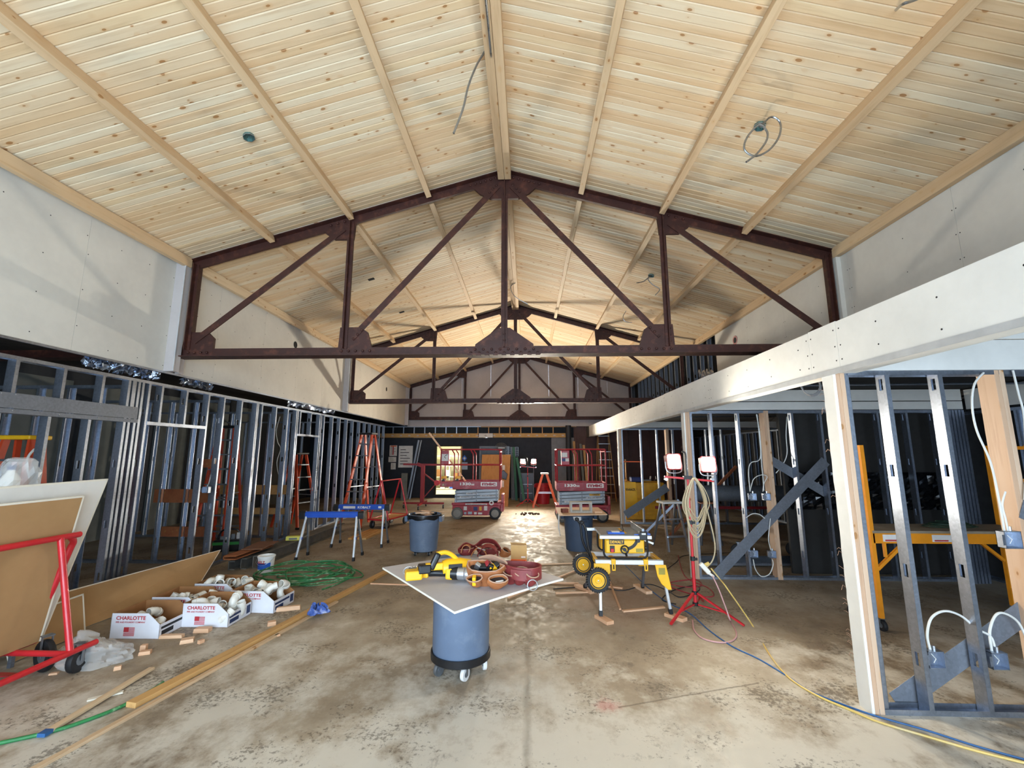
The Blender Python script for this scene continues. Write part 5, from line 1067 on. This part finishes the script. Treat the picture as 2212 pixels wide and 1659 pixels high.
# ================================================================== AT THE FAR END
# second red drywall cart, empty, past the sawhorses
fc = thing('drywall_cart', 'empty red drywall cart parked beside the orange step ladder', 'cart', (-3.45, 11.1, 0), -.25)
tube_obj('frame_loop', [smooth_path([(-.25, -.45, .22), (0, -.43, 1.12), (0, .43, 1.12), (-.25, .45, .22)], 1)], .02, RED, fc); tube_obj('frame_loop', [smooth_path([(.25, -.45, .22), (.02, -.43, 1.12), (.02, .43, 1.12), (.25, .45, .22)], 1)], .02, RED, fc)
tube_obj('base_frame', [[(-.25, -.55, .22), (-.25, .55, .22)], [(.25, -.55, .22), (.25, .55, .22)], [(-.25, -.55, .22), (.25, -.55, .22)], [(-.25, .55, .22), (.25, .55, .22)]], .018, RED, fc)
MB().box((-.25, -.5, .205), (.25, .5, .225)).build('deck', BLOCKY, fc)
for x in (-.2, .2):
    for y in (-.42, .42): caster(fc, x, y, .09, .04)
# red panel hoist
ph_ = thing('panel_hoist', 'dark red drywall panel hoist standing by the blue end wall', 'hoist', (-3.45, 14.5, 0))
MB().box((-.06, -.05, .16), (.06, .05, 1.38)).build('mast', REDD, ph_, bevel=.006); MB().bar((-.66, 0, 1.42), (.58, 0, 1.40), .06, .06).build('cross_arm', REDD, ph_); MB().bar((-.2, 0, 1.43), (-.02, 0, 1.36), .09, .10).build('cradle_head', REDD, ph_)
MB().bar((0, 0, 1.15), (.5, 0, .78), .04, .04).build('strut', REDD, ph_); MB().bar((.03, 0, .32), (.5, 0, .86), .03, .03).build('strut', REDD, ph_); MB().cyl((.48, -.05, .82), (.48, .08, .82), .09, n=16).build('winch_drum', RED, ph_)
MB().bar((-.62, 0, .17), (.72, 0, .17), .06, .06).build('base_leg', REDD, ph_); MB().bar((0, -.5, .17), (0, .6, .17), .06, .06).build('base_leg', REDD, ph_)
for x, y in ((-.6, 0), (.7, 0), (0, -.48), (0, .58)): caster(ph_, x, y, .06, .03)
# papers on the wall
for (u0, v0, u1, v1), mm, lb in (((841, 962, 858, 985), PAPER, 'white notice with a red stripe pinned at the upper left of the blue wall'), ((839, 987, 856, 998), PAPER, 'small white notice pinned below the red-striped one'), ((844, 1000, 855, 1014), PAPER, 'lowest small white notice on the blue wall'), ((860, 963, 892, 1010), PAPER, 'large white site plan sheet pinned on the blue wall')):
    a = yp(u0, v1, 17.84); b = yp(u1, v0, 17.84); o = B((a.x, 17.842, a.z), (b.x, 17.848, b.z)).build('wall_notice', mm); tag(o, lb, 'notice')
    w_ = b.x-a.x; h = b.z-a.z; m = MB()
    for k in range(6): m.box((a.x+w_*.12, 17.8405, a.z+h*(.15+.13*k)), (a.x+w_*(.5+.4*((k*37 % 5)/5)), 17.842, a.z+h*(.15+.13*k)+h*.03))
    m.build('print_lines', INKK, o)
    if 'red stripe' in lb: B((a.x+w_*.42, 17.840, a.z+h*.1), (a.x+w_*.55, 17.842, a.z+h*.95)).build('red_stripe', INK, o); B((a.x+w_*.1, 17.840, a.z+h*.88), (a.x+w_*.9, 17.842, a.z+h*.97)).build('orange_bar', ORB, o)
p = yp(1003, 990, 17.8); o = MB().prism([(-.10, 0), (0, -.13), (.10, 0), (0, .13)], 1, 0, .006).build('hazard_sign', BLUEB, None, (p.x, 17.84, p.z)); tag(o, 'blue and white diamond hazard sign right of the lit doorway', 'sign'); MB().prism([(-.05, 0), (0, -.06), (.05, 0), (0, .06)], 1, -.003, 0).build('white_diamond', PAPER, o)
tag(B((p.x-.16, 17.84, p.z-.45), (p.x+.13, 17.848, p.z-.16)).build('wall_notice', simple('pale_blue_sheet', '9fb4cc', .7)), 'pale blue notice under the diamond sign', 'notice')
tag(MB().bar((-4.42, 17.7, 2.30), (-4.72, 17.35, .0), .07, .035, up=(0, 1, 0)).build('steel_stud_length', GALV), 'loose steel stud leaning on the blue wall', 'stud')
tag(MB().bar((-4.32, 17.72, 2.30), (-4.60, 17.3, .0), .05, .035, up=(0, 1, 0)).build('steel_stud_length', GALV), 'second loose steel stud leaning beside the first on the blue wall', 'stud')
for k, (u, lb) in enumerate(((872, 'grey steel channel standing upright left of the panel hoist'),)):
    p = yp(u, 1060, 16.8); tag(MB().box((p.x-.11, 16.8, 0), (p.x+.11, 16.86, 1.02)).box((p.x-.11, 16.8, 0), (p.x-.10, 16.92, 1.02)).build('steel_channel', GREYW), lb, 'channel')
# plywood sheet, door frame, fan and rack
tag(MB().add([(-1.62, 15.1, 0), (-.66, 15.1, 0), (-.60, 15.7, 1.73), (-1.62, 15.7, 1.73)]+[(-1.62, 15.118, 0), (-.66, 15.118, 0), (-.60, 15.718, 1.73), (-1.62, 15.718, 1.73)], [(0, 1, 2, 3), (7, 6, 5, 4), (0, 4, 5, 1), (1, 5, 6, 2), (2, 6, 7, 3), (3, 7, 4, 0)]).build('plywood_sheet', PLY), 'tall brown plywood sheet leaning behind the left scissor lift', 'plywood')
p = yp(1070, 1010, 15.2)
hb = thing('tool_bag', 'black tool pouch hanging on the plywood sheet', 'tool bag', (-.80, 15.28, 1.05)); MB().prism([(-.10, -.12), (.07, -.18), (.12, .02), (-.02, .16), (-.12, .10)], 1, -.06, .0).build('bag', BLACKP, hb, bevel=.015); MB().box((-.09, -.03, -.42), (-.01, 0, -.20)).build('tag_card', PAPER, hb); MB().box((-.06, -.02, .16), (.02, 0, .32)).build('receipt', PAPER, hb)
df = thing('door_frame', 'dark steel door frame around the opening behind the plywood', 'door frame', (-1.9, 17.8, 0))
for x in (-.05, 1.1): B((x, 0, 0), (x+.06, .05, 2.0)).build('jamb', GALVD, df)
B((-.05, 0, 2.0), (1.16, .05, 2.06)).build('head', GALVD, df); B((.01, .02, 0), (1.1, .045, 2.0)).build('door_leaf', BLACKP, df)
fan = thing('wall_fan', 'round caged fan hung high on the blue wall', 'fan', (-1.05, 17.6, 1.98))
for k in range(6): MB().tube([(.05*k*math.cos(a*.3142)+0, .02*math.sin(a), .04*k*math.sin(a*.3142)) for a in range(20)], .006, 5, closed=True).build('cage_ring', ALUD, fan) if k else None
MB().cyl((-.12, -.02, 0), (.15, -.02, 0), .035, n=10).build('motor', ALU, fan); MB().box((-.02, .02, -.02), (.02, .24, .02)).build('wall_bracket', ALUD, fan)
rk = thing('wire_rack', 'small wire grid rack on the blue wall near the fan', 'rack', (-.62, 17.72, 1.82))
for k in range(6): B((-.25, 0, -.16+.07*k), (.25, .012, -.15+.07*k)).build('wire', ALUD, rk); B((-.25+.1*k, 0, -.16), (-.242+.1*k, .012, .2)).build('wire', ALUD, rk)
B((.0, 0, .0), (.02, .13, .02)).build('hook', ALUD, rk)
rbn = bin_('bright red waste bin against the far blue wall', (.55, 16.05, 0), simple('bin_red', 'a81f2c', .4), .27, .23, .70); 
for k, (a, b) in enumerate(((( -.40, 16.5, 1.62), (-.10, 16.0, .0)), ((-.55, 17.5, 2.02), (-.42, 17.0, 0)))):
    tag(MB().bar(a, b, .09, .03, up=(0, 1, .3)).build('green_plank', simple('green_paint', '2f6a58', .6)), ('shorter', 'taller')[k]+' dull green plank leaning beside the far work light', 'plank')
for k in range(3): tag(MB().bar((-.62+.06*k, 17.6, 2.0), (-.60+.06*k, 17.2, 0), .04, .03, up=(0, 1, 0)).build('steel_bar', GALVD), ('left', 'middle', 'right')[k]+' one of three steel bars leaning on the blue wall by the green planks', 'bar', 'steel bars by the green planks')
tag(MB().tube([(.22, 15.75, 1.62), (.22, 15.72, .9), (.22, 15.7, .0)], .012, 6).build('pipe_stand', GALVD), 'thin steel pole behind the far work light', 'pole')
bx = thing('black_cabinet', 'low black cabinet behind the far work light', 'cabinet', (-.02, 16.6, 0)); B((-.28, 0, 0), (.26, .5, 1.05)).build('body', BLACKP, bx, bevel=.01)
for z in (.30, .62): B((-.22, -.008, z), (.20, 0, z+.02)).build('drawer_line', ALUD, bx)
for x, z in ((-.2, 1.05), (.0, 1.05), (.15, 1.05)): pass
rub = MB(); rs = random.Random(4)
for k in range(26): rub.sph((rs.gauss(0, .18), rs.gauss(0, .12), .02), rs.uniform(.015, .04), 5, 4)
tag(rub.build('rubble_pile', simple('rubble', '4a3c30', .95), None, (.02, 13.3, 0)), 'small scatter of dark rubble on the floor between the scissor lifts', 'rubble', kind='stuff')
p = yp(1228, 945, 17.2); tag(MB().cyl((p.x, 17.2, 0), (p.x, 17.2, 2.86), .11, n=24).build('round_column', simple('black_column', '222428', .6), smooth=True), 'black round column at the right end of the far wall', 'column')
for k in range(5): tag(MB().bar((1.75+.13*k, 17.75, 2.3-.05*k), (1.78+.14*k, 17.3, 0), .09, .03, up=(0, 1, 0)).build('leaning_board', [GREYW, BLOCKY, BROWNW, GREYW, BLOCKY][k]), ('first', 'second', 'third', 'fourth', 'fifth')[k]+' narrow board from the black column leaning on the far brown wall', 'board', 'boards leaning at the brown wall')

# ================================================================== RIGHT ROOMS
def ebox(par_lab, x, y, z, s=.05):
    t = thing('electrical_box', par_lab, 'electrical box', (x, y, z))
    for a, b in (((-s, -.03, -s), (-s+.004, .03, s)), ((s-.004, -.03, -s), (s, .03, s)), ((-s, -.03, -s), (s, .03, -s+.004)), ((-s, -.03, s-.004), (s, .03, s)), ((-s, .026, -s), (s, .03, s))): B(a, b).build('side', GALV, t)
    B((-s-.02, -.034, -s*.6), (-s, -.03, s*.6)).build('mounting_ear', GALV, t); MB().tube([(0, .0, -.03), (.01, -.01, 0), (-.01, 0, .03)], .003, 5).build('wires', CABW, t); MB().cyl((s*.2, 0, s), (s*.2, 0, s+.03), .012, n=8).build('cable_clamp', ALU, t)
    return t
def cable(lab, pts, r=.006, mat=CABW): return tag(MB().tube(smooth_path(pts, 6), r, 8).build('electrical_cable', mat, smooth=True), lab, 'cable')
for (u, v), Y, lb, s in (((2016, 1422), 3.46, 'electrical box low on the first metal stud of the nearest right partition', .055), ((2152, 1425), 3.46, 'electrical box low on the second metal stud of the nearest right partition', .055), ((2180, 1165), 3.40, 'electrical box at waist height on the nearest right timber stud', .06), ((1625, 1073), 6.69, 'upper left electrical box of the second right partition', .05), ((1655, 1073), 6.69, 'upper right electrical box beside the timber of the second right partition', .05), ((1628, 1196), 6.69, 'lower left electrical box of the second right partition', .05), ((1667, 1197), 6.69, 'lower right electrical box beside the timber of the second right partition', .05)):
    p = yp(u, v, Y); ebox(lb, p.x, p.y, p.z, s)
Yc = 3.47
cable('white cable arching out of the low box on the first near stud', [yp(u, v, Yc) for u, v in ((2010, 1405), (2003, 1372), (2012, 1335), (2040, 1320), (2075, 1330), (2110, 1358), (2140, 1375), (2150, 1405))], .008)
cable('white cable arching out of the low box on the second near stud to the right', [yp(u, v, Yc) for u, v in ((2143, 1410), (2138, 1365), (2150, 1330), (2170, 1325), (2200, 1345), (2222, 1390))], .008)
cable('grey cable hanging from the top of the nearest timber stud to its box', [yp(u, v, 3.40) for u, v in ((2125, 805), (2105, 830), (2100, 875), (2110, 930), (2140, 1000), (2160, 1090), (2170, 1150))], .007)
cable('second grey cable falling beside the nearest timber stud', [yp(u, v, 3.40) for u, v in ((2172, 1062), (2165, 1090), (2172, 1120), (2178, 1150))], .006)
cable('grey cable loop hung at the right edge over the nearest partition', [yp(u, v, 3.40) for u, v in ((2188, 800), (2200, 850), (2212, 900), (2216, 1000), (2213, 1080))], .007)
cable('long grey cable draped to the upper left box of the second partition', [yp(u, v, 6.68) for u, v in ((1635, 895), (1640, 940), (1642, 990), (1622, 1000), (1617, 1020), (1620, 1060))], .007)
cable('grey cable falling to the upper right box of the second partition', [yp(u, v, 6.68) for u, v in ((1634, 895), (1642, 945), (1645, 1000), (1648, 1030), (1650, 1060))], .007)
cable('grey cable loop between the upper boxes and the timber', [yp(u, v, 6.68) for u, v in ((1620, 1062), (1628, 1035), (1645, 1026), (1657, 1030), (1650, 1045), (1648, 1062))], .006)
cable('grey cable sagging between the two lower boxes', [yp(u, v, 6.67) for u, v in ((1627, 1208), (1632, 1230), (1645, 1245), (1662, 1240), (1670, 1220), (1668, 1208))], .007)
cable('grey cable rising from the lower right box along the timber', [yp(u, v, 6.67) for u, v in ((1665, 1188), (1660, 1165), (1662, 1140), (1664, 1120))], .006)
cable('grey arched cable above the strap of the second partition', [yp(u, v, 6.67) for u, v in ((1612, 1118), (1625, 1110), (1640, 1111), (1652, 1120))], .007)
cable('grey cable dangling behind the third stud of the second partition', [yp(u, v, 6.85) for u, v in ((1700, 900), (1698, 940), (1700, 980), (1690, 1005), (1676, 1022))], .007)
m = MB()
p = xp(1750, 830, 2.7)
for k in range(4): m.tube([(p.x+.09*math.cos(a*.35)+.01*k, p.y+.01*k, p.z+.10*math.sin(a*.35)-.004*k) for a in range(18)], .006, 6, closed=True)
tag(m.build('cable_coil', simple('grey_cable', '77787a', .5), smooth=True), 'coil of grey cable hanging under the soffit beam', 'cable')
m = MB(); p = yp(1735, 905, 8.6); m.sph((p.x, p.y, 2.68), .13, 10, 6, 1.3, 1, .6); tag(m.build('red_exit_housing', REDD), 'dull red fixture hung under the ceiling of the right room', 'fixture')
# yellow job-site chest
gb = thing('tool_chest', 'large yellow steel job-site chest behind the third partition', 'tool chest', (3.2, 12.35, 0))
MB().box((-.52, 0, .0), (.55, .75, .98)).build('body', YELD, gb, bevel=.012); MB().box((-.53, -.01, .80), (-.22, .02, 1.0)).build('lid_front', YEL, gb, bevel=.006)
B((-.53, -.012, .12), (-.20, .0, .78)).build('door', YEL, gb, bevel=.006); B((-.16, -.012, .12), (.52, .0, .52)).build('door', YELD, gb, bevel=.006); B((-.16, -.012, .56), (.52, .0, .94)).build('door', YELD, gb, bevel=.006); lettering('KNAACK', INKK, gb, (-.37, -.014, .80), FRONT, .26, .07, bold=.02)
tag(B((-.16, -.12, 0), (.16, .12, .13)).build('cooler', NAVY, None, (3.05, 12.6, .99), bevel=.02), 'navy blue cooler bag on the yellow chest', 'cooler')
for k in range(5): 
    o = MB().cyl((-.1, 0, .03), (.12, .03, .03), .03, .02, n=10).bar((-.08, 0, .03), (-.10, -.03, .14), .04, .04).build('power_tool', [YEL, BLACKP, YELD, ALUD, BLACKP][k], None, (2.75+.23*k, 12.85, .99), (0, 0, k), bevel=.006); tag(o, ('yellow', 'black', 'dark yellow', 'grey', 'second black')[k]+' hand power tool lying on the yellow chest', 'power tool')
bq = thing('bar_clamp', 'orange bar clamp standing on the yellow chest', 'clamp', (2.80, 12.7, .99)); MB().bar((0, 0, 0), (0, 0, .62), .03, .03).build('upright', LUMX, bq); MB().bar((-.2, 0, .56), (.5, 0, .55), .03, .03).build('arm', ORB, bq)
# rolling scaffold in the first room
sf = thing('rolling_scaffold', 'orange-yellow rolling scaffold with a plywood deck in the first right room', 'scaffold', (3.62, 4.9, 0))
for y in (0, .42):
    for x in (0, 1.75):
        MB().box((x-.02, y-.02, .12), (x+.02, y+.02, 1.88)).build('upright', SCAF, sf); caster(sf, x, y, .055, .035)
    MB().box((0, y-.02, .86), (1.75, y+.02, .965)).build('deck_rail', SCAF, sf, bevel=.004)
    for x0, x1 in ((.02, .32), (1.73, 1.43)): MB().bar((x0, y, .60), (x1, y, .86), .03, .03, up=(0, 1, 0)).build('knee_brace', SCAF, sf)
    for x in (.12, .30): MB().box((x-.012, y-.012, .72), (x+.012, y+.012, .86)).build('bracket', SCAF, sf)
for z in (.30, .95, 1.50, 1.85):
    for x in (0, 1.75): MB().box((x-.018, 0, z-.018), (x+.018, .42, z+.018)).build('end_rung', SCAF, sf)
MB().box((.0, -.03, .965), (1.75, .45, .99)).build('plywood_deck', simple('dirty_ply', '8d7f6b', .8, var=.2), sf)
for x in (.10, .60): B((x, -.0235, .88), (x+.26, -.0195, .95)).build('warning_label', PAPER, sf); B((x+.02, -.0245, .885), (x+.16, -.023, .90)).build('red_line', INK, sf)
tag(MB().tube(smooth_path([(.3*math.cos(k*.9)*(1-.02*k), .12*math.sin(k*.9), .008+.002*k) for k in range(24)], 4), .005, 6).build('power_cable', simple('dark_green_cord', '1f3a2a', .5), None, (4.62, 5.1, .99), smooth=True), 'dark green cable coiled on the scaffold deck', 'cable')
m = MB(); nn, mm = 40, 12; rs = random.Random(8)
vs = [(4.0+2.6*i/nn, 6.95+rs.uniform(-.03, .03), .95+.55*j/mm) for j in range(mm+1) for i in range(nn+1)]
m.add(vs, [(j*(nn+1)+i, j*(nn+1)+i+1, (j+1)*(nn+1)+i+1, (j+1)*(nn+1)+i) for j in range(mm) for i in range(nn)]); tag(m.build('plastic_sheeting', simple('black_sheeting', '0c0d0f', .18)), 'glossy black plastic sheeting behind the second partition', 'plastic sheeting')
dkb = MB().box((4.0, 7.05, 0), (6.7, 7.10, 2.6)).build('wall_dark_board', simple('dark_board', '2a2826', .9)); tag(dkb, 'dark board wall closing the room behind the second partition', kind='structure')  # board wall with a dark colour of its own
# clutter in the second room
ah = thing('small_step_ladder', 'small grey step stool with a paint tray in the second right room', 'step stool', (2.72, 8.7, 0), .2)
for s in (-1, 1):
    MB().bar((s*.2, -.25, 0), (s*.15, -.05, .85), .03, .05, up=(0, 1, 0)).build('front_rail', ALU, ah); MB().bar((s*.2, .35, 0), (s*.15, .05, .85), .03, .04, up=(0, 1, 0)).build('rear_rail', ALUD, ah)
for z, y in ((.25, -.19), (.55, -.12)): MB().box((-.18, y-.05, z), (.18, y+.05, z+.02)).build('step', ALU, ah)
MB().box((-.2, -.14, .84), (.2, .14, .88)).build('top', PAPER, ah, bevel=.01)
for k in range(4): tag(track(None, (2.7+.05*k, 7.45+.14*k, .02+.0*k), (5.6, 7.5+.14*k, .02), .09, 1), ('first', 'second', 'third', 'fourth')[k]+' loose steel track from the front lying on the floor behind the second partition', 'steel track', 'loose tracks on the floor')
dp = MB().cyl((3.3, 9.2, .98), (6.6, 9.3, .98), .16, n=20).build('duct_pipe', GALVD, smooth=True); tag(dp, 'long grey duct resting on trestles in the second right room', 'duct')
for x, lb in ((3.6, 'left'), (5.6, 'right')):
    tr = thing('duct_trestle', lb+' trestle carrying the grey duct', 'trestle', (x, 9.22, 0))
    for sx in (-.2, .2):
        for sy in (-.2, .2): MB().bar((sx, sy, 0), (sx*.4, sy*.4, .8), .035, .035).build('leg', GALVD, tr)
    MB().box((-.15, -.2, .79), (.15, .2, .82)).build('top', BLOCK, tr)
for k, (a, b, lb) in enumerate((((3.0, 9.8, .0), (4.6, 9.9, 1.5), 'dark timber leaning diagonally in the second right room'), ((2.65, 10.3, .02), (3.4, 10.2, .75), 'steel stud leaning low by the third partition')  )): tag(MB().bar(a, b, .06, .05).build('leaning_member', (BLOCK, GALV, GALVD)[k]), lb, 'timber' if k == 0 else 'steel member')
tag(B((3.0, 10.6, .5), (6.4, 10.66, .56)).build('red_pipe', REDD), 'thin red rail low across the second right room', 'rail'); 
for x in (3.2, 6.2): B((x, 10.61, 0), (x+.04, 10.65, .5)).build('rail_leg', REDD, bpy.data.objects['red_pipe'])
for (u, v, Y), lb in (((1595, 1190, 8.0), 'black caster wheel of equipment left of the second partition'), ((1712, 1165, 8.2), 'black caster wheel of equipment behind the crossed straps')):
    p = yp(u, v, Y); t = thing('equipment_wheel', lb, 'wheel', (p.x, Y, 0)); caster(t, 0, 0, .12, .05, rz=1.2)

# ================================================================== LEFT ROOM CLUTTER
for k, (y0, y1, n, lb) in enumerate(((5.0, 6.1, 60, 'crumpled foil insulation showing above the left header'), (6.5, 7.2, 26, 'smaller crumpled foil strip above the left door opening'), (9.6, 12.0, 30, 'furthest foil strip above the left studs'))):
    m = MB(); nn, mm = n, 6; rs = random.Random(20+k)
    vs = [(-5.45+.10*j/mm+rs.uniform(-.03, .03), y0+(y1-y0)*i/nn+rs.uniform(-.02, .02), 2.86+.16*j/mm+rs.uniform(-.03, .03)) for j in range(mm+1) for i in range(nn+1)]
    m.add(vs, [(j*(nn+1)+i, j*(nn+1)+i+1, (j+1)*(nn+1)+i+1, (j+1)*(nn+1)+i) for j in range(mm) for i in range(nn)]); tag(m.build('foil_insulation', FOIL), lb, 'insulation')
p = xp(20, 1030, -5.5); wp = thing('wrapped_container', 'white bottle with a blue cap inside clear wrap at the left edge', 'container', (-4.75, 4.05, .90)) if False else None
pw = xp(22, 1035, -4.55); wt = thing('plastic_wrapped_jug', 'white jug with a blue cap under clear film at the left edge', 'jug', (pw.x, pw.y, pw.z-.14))
MB().lathe([(0, 0), (.06, 0), (.065, .02), (.065, .14), (.03, .20), (.025, .23), (0, .23)], 18).build('jug', PVC, wt, smooth=True); MB().cyl((0, 0, .22), (0, 0, .26), .03, n=14).build('cap', NAVY, wt)
m = MB(); nn = 22; vs = []; rs = random.Random(31)
for j in range(8):
    t_ = j/7
    for i in range(nn): a = 2*math.pi*i/nn; r = .15*(math.cos(t_*1.45)**.5)*(1+rs.uniform(-.1, .1)); vs.append((.07+r*math.cos(a), r*math.sin(a), .0+.33*math.sin(t_*1.5)))
m.add(vs, [(j*nn+i, j*nn+(i+1) % nn, (j+1)*nn+(i+1) % nn, (j+1)*nn+i) for j in range(7) for i in range(nn)]); m.build('film_wrap', FILM, wt)
st_ = thing('tool_stand', 'grey stand holding the wrapped jug behind the leaning sheets', 'stand', (pw.x+.05, pw.y, 0)); B((-.14, -.14, pw.z-.17), (.14, .14, pw.z-.14)).build('top', GREYW, st_)
for x in (-.11, .11):
    for y in (-.11, .11): B((x-.015, y-.015, 0), (x+.015, y+.015, pw.z-.17)).build('leg', GALVD, st_)
bgp = xp(485, 1195, -5.6); tbg = thing('tool_tote', 'black tool tote with a green band on the floor behind the left studs', 'tool tote', (bgp.x, bgp.y+.1, 0), .3)
B((-.22, -.15, 0), (.22, .15, .20)).build('body', BLACKP, tbg, bevel=.02); B((-.225, -.155, .12), (.225, .155, .17)).build('green_band', simple('kelly_green', '2f8a3a', .5), tbg); MB().tube(smooth_path([(-.2, 0, .2), (-.12, 0, .36), (.12, 0, .36), (.2, 0, .2)], 4), .015, 8).build('handle', BLACKP, tbg)
for k in range(4): B((-.15+.09*k, -.02, .2), (-.09+.09*k, .02, .25+.02*k)).build('tool_handle', [ALUD, PAPER, ALUD, PAPER][k], tbg)
cable('grey cable hanging down inside the left studs', [xp(u, v, -5.2) for u, v in ((468, 905), (470, 950), (466, 990), (455, 1030), (449, 1050))], .006); q = xp(446, 1058, -5.12); ebox('electrical box on the stud right of the left door opening', q.x, q.y, q.z, .05)
cable('loose grey cable coil hanging inside the far left studs', [xp(u, v, -5.25) for u, v in ((605, 900), (597, 930), (600, 955), (606, 970), (598, 1000), (604, 1035))], .007)
cable('pale cable hanging in front of the cardboard sheet in the left room', [xp(u, v, -5.6) for u, v in ((75, 970), (62, 985), (58, 1005), (64, 1030), (66, 1050))], .012)

# ================================================================== CEILING BOXES AND CONDUIT
def ceil_pt(u, v, side):
    d = ray(u, v); s = -side*SL; t = (5.905-s*XK-CAMZ)/(d.z-s*d.x); return C0+d*t
def jbox(lab, u, v, side):
    p = ceil_pt(u, v, side); t = thing('junction_box', lab, 'junction box', p, rot=(0, side*ang, 0))
    MB().lathe([(.055, -.028), (.055, .0), (0, .0)], 8).build('box', simple('box_green_steel', '6f8f8c', .35, .7), t); MB().lathe([(.055, -.028), (.060, -.028), (.060, -.022)], 8).build('rim', GALV, t); MB().tube([(0, 0, -.005), (.02, .01, -.03), (-.02, .0, -.02), (.0, -.02, -.03)], .003, 5).build('wires', BLACKP, t); return p
jbox('open ceiling junction box on the left slope of the nearest bay', 537, 293, -1)
def flex(lab, pts, r=.0095): return tag(MB().tube(smooth_path(pts, 8), r, 8).build('flexible_conduit', FLEX, smooth=True), lab, 'conduit')
p = jbox('open ceiling junction box on the right slope with coiled conduit', 1642, 270, 1)
flex('coiled flexible conduit hanging from the right ceiling junction box', [p+V((0, 0, -.02))]+[yp(u, v, p.y-.24-.01*i) for i, (u, v) in enumerate(((1665, 253), (1685, 265), (1683, 295), (1660, 325), (1630, 337), (1608, 322), (1615, 295), (1640, 270), (1657, 285), (1655, 305), (1635, 332), (1612, 350)))])
p = jbox('small junction box on the right slope of the middle bay', 1407, 594, 1)
flex('short flexible conduit dangling from the middle bay junction box', [p]+[yp(u, v, p.y-.05) for u, v in ((1400, 603), (1410, 615), (1425, 625), (1415, 638))], .008); flex('conduit whip left of the middle bay junction box', [p]+[yp(u, v, p.y-.05) for u, v in ((1400, 600), (1390, 608), (1375, 611))], .008)
flex('conduit loop poking from the right slope near the middle truss', [ceil_pt(1352, 672, 1)]+[yp(u, v, ceil_pt(1352, 672, 1).y-.05) for u, v in ((1346, 684), (1350, 694), (1365, 697))], .008)
flex('conduit stub at the top right edge of the ceiling', [ceil_pt(1935, 16, 1)+V((0, 0, -.02))]+[yp(u, v, 2.55) for u, v in ((1950, 9), (1970, 2), (1995, -8))], .010)
flex('long flexible conduit hanging down from the ridge boards', [(XK-.03, 3.0, 5.71), (XK-.03, 3.75, 5.705)]+[yp(u, v, 3.85) for u, v in ((1056, 70), (1050, 105), (1030, 140), (1012, 185), (1000, 235), (980, 288))], .011)
flex('thin conduit whip by the ridge before the middle truss', [(XK+.05, 9.6, 5.70)]+[yp(u, v, 9.8) for u, v in ((1103, 620), (1112, 640), (1140, 657))], .009)
for (u, v), sd, lb in (((802, 603), -1, 'left slope of the middle bay'), ((868, 674), -1, 'left slope next to the middle truss'), ((1275, 785), 1, 'right slope of the far bay')):
    p = ceil_pt(u, v, sd); tag(MB().box((-.06, -.04, -.006), (.06, .04, -.002)).build('ceiling_cutout', BLACK, None, p, (0, sd*ang, 0)), 'small black rectangular cut-out in the %s' % lb, 'cut-out')
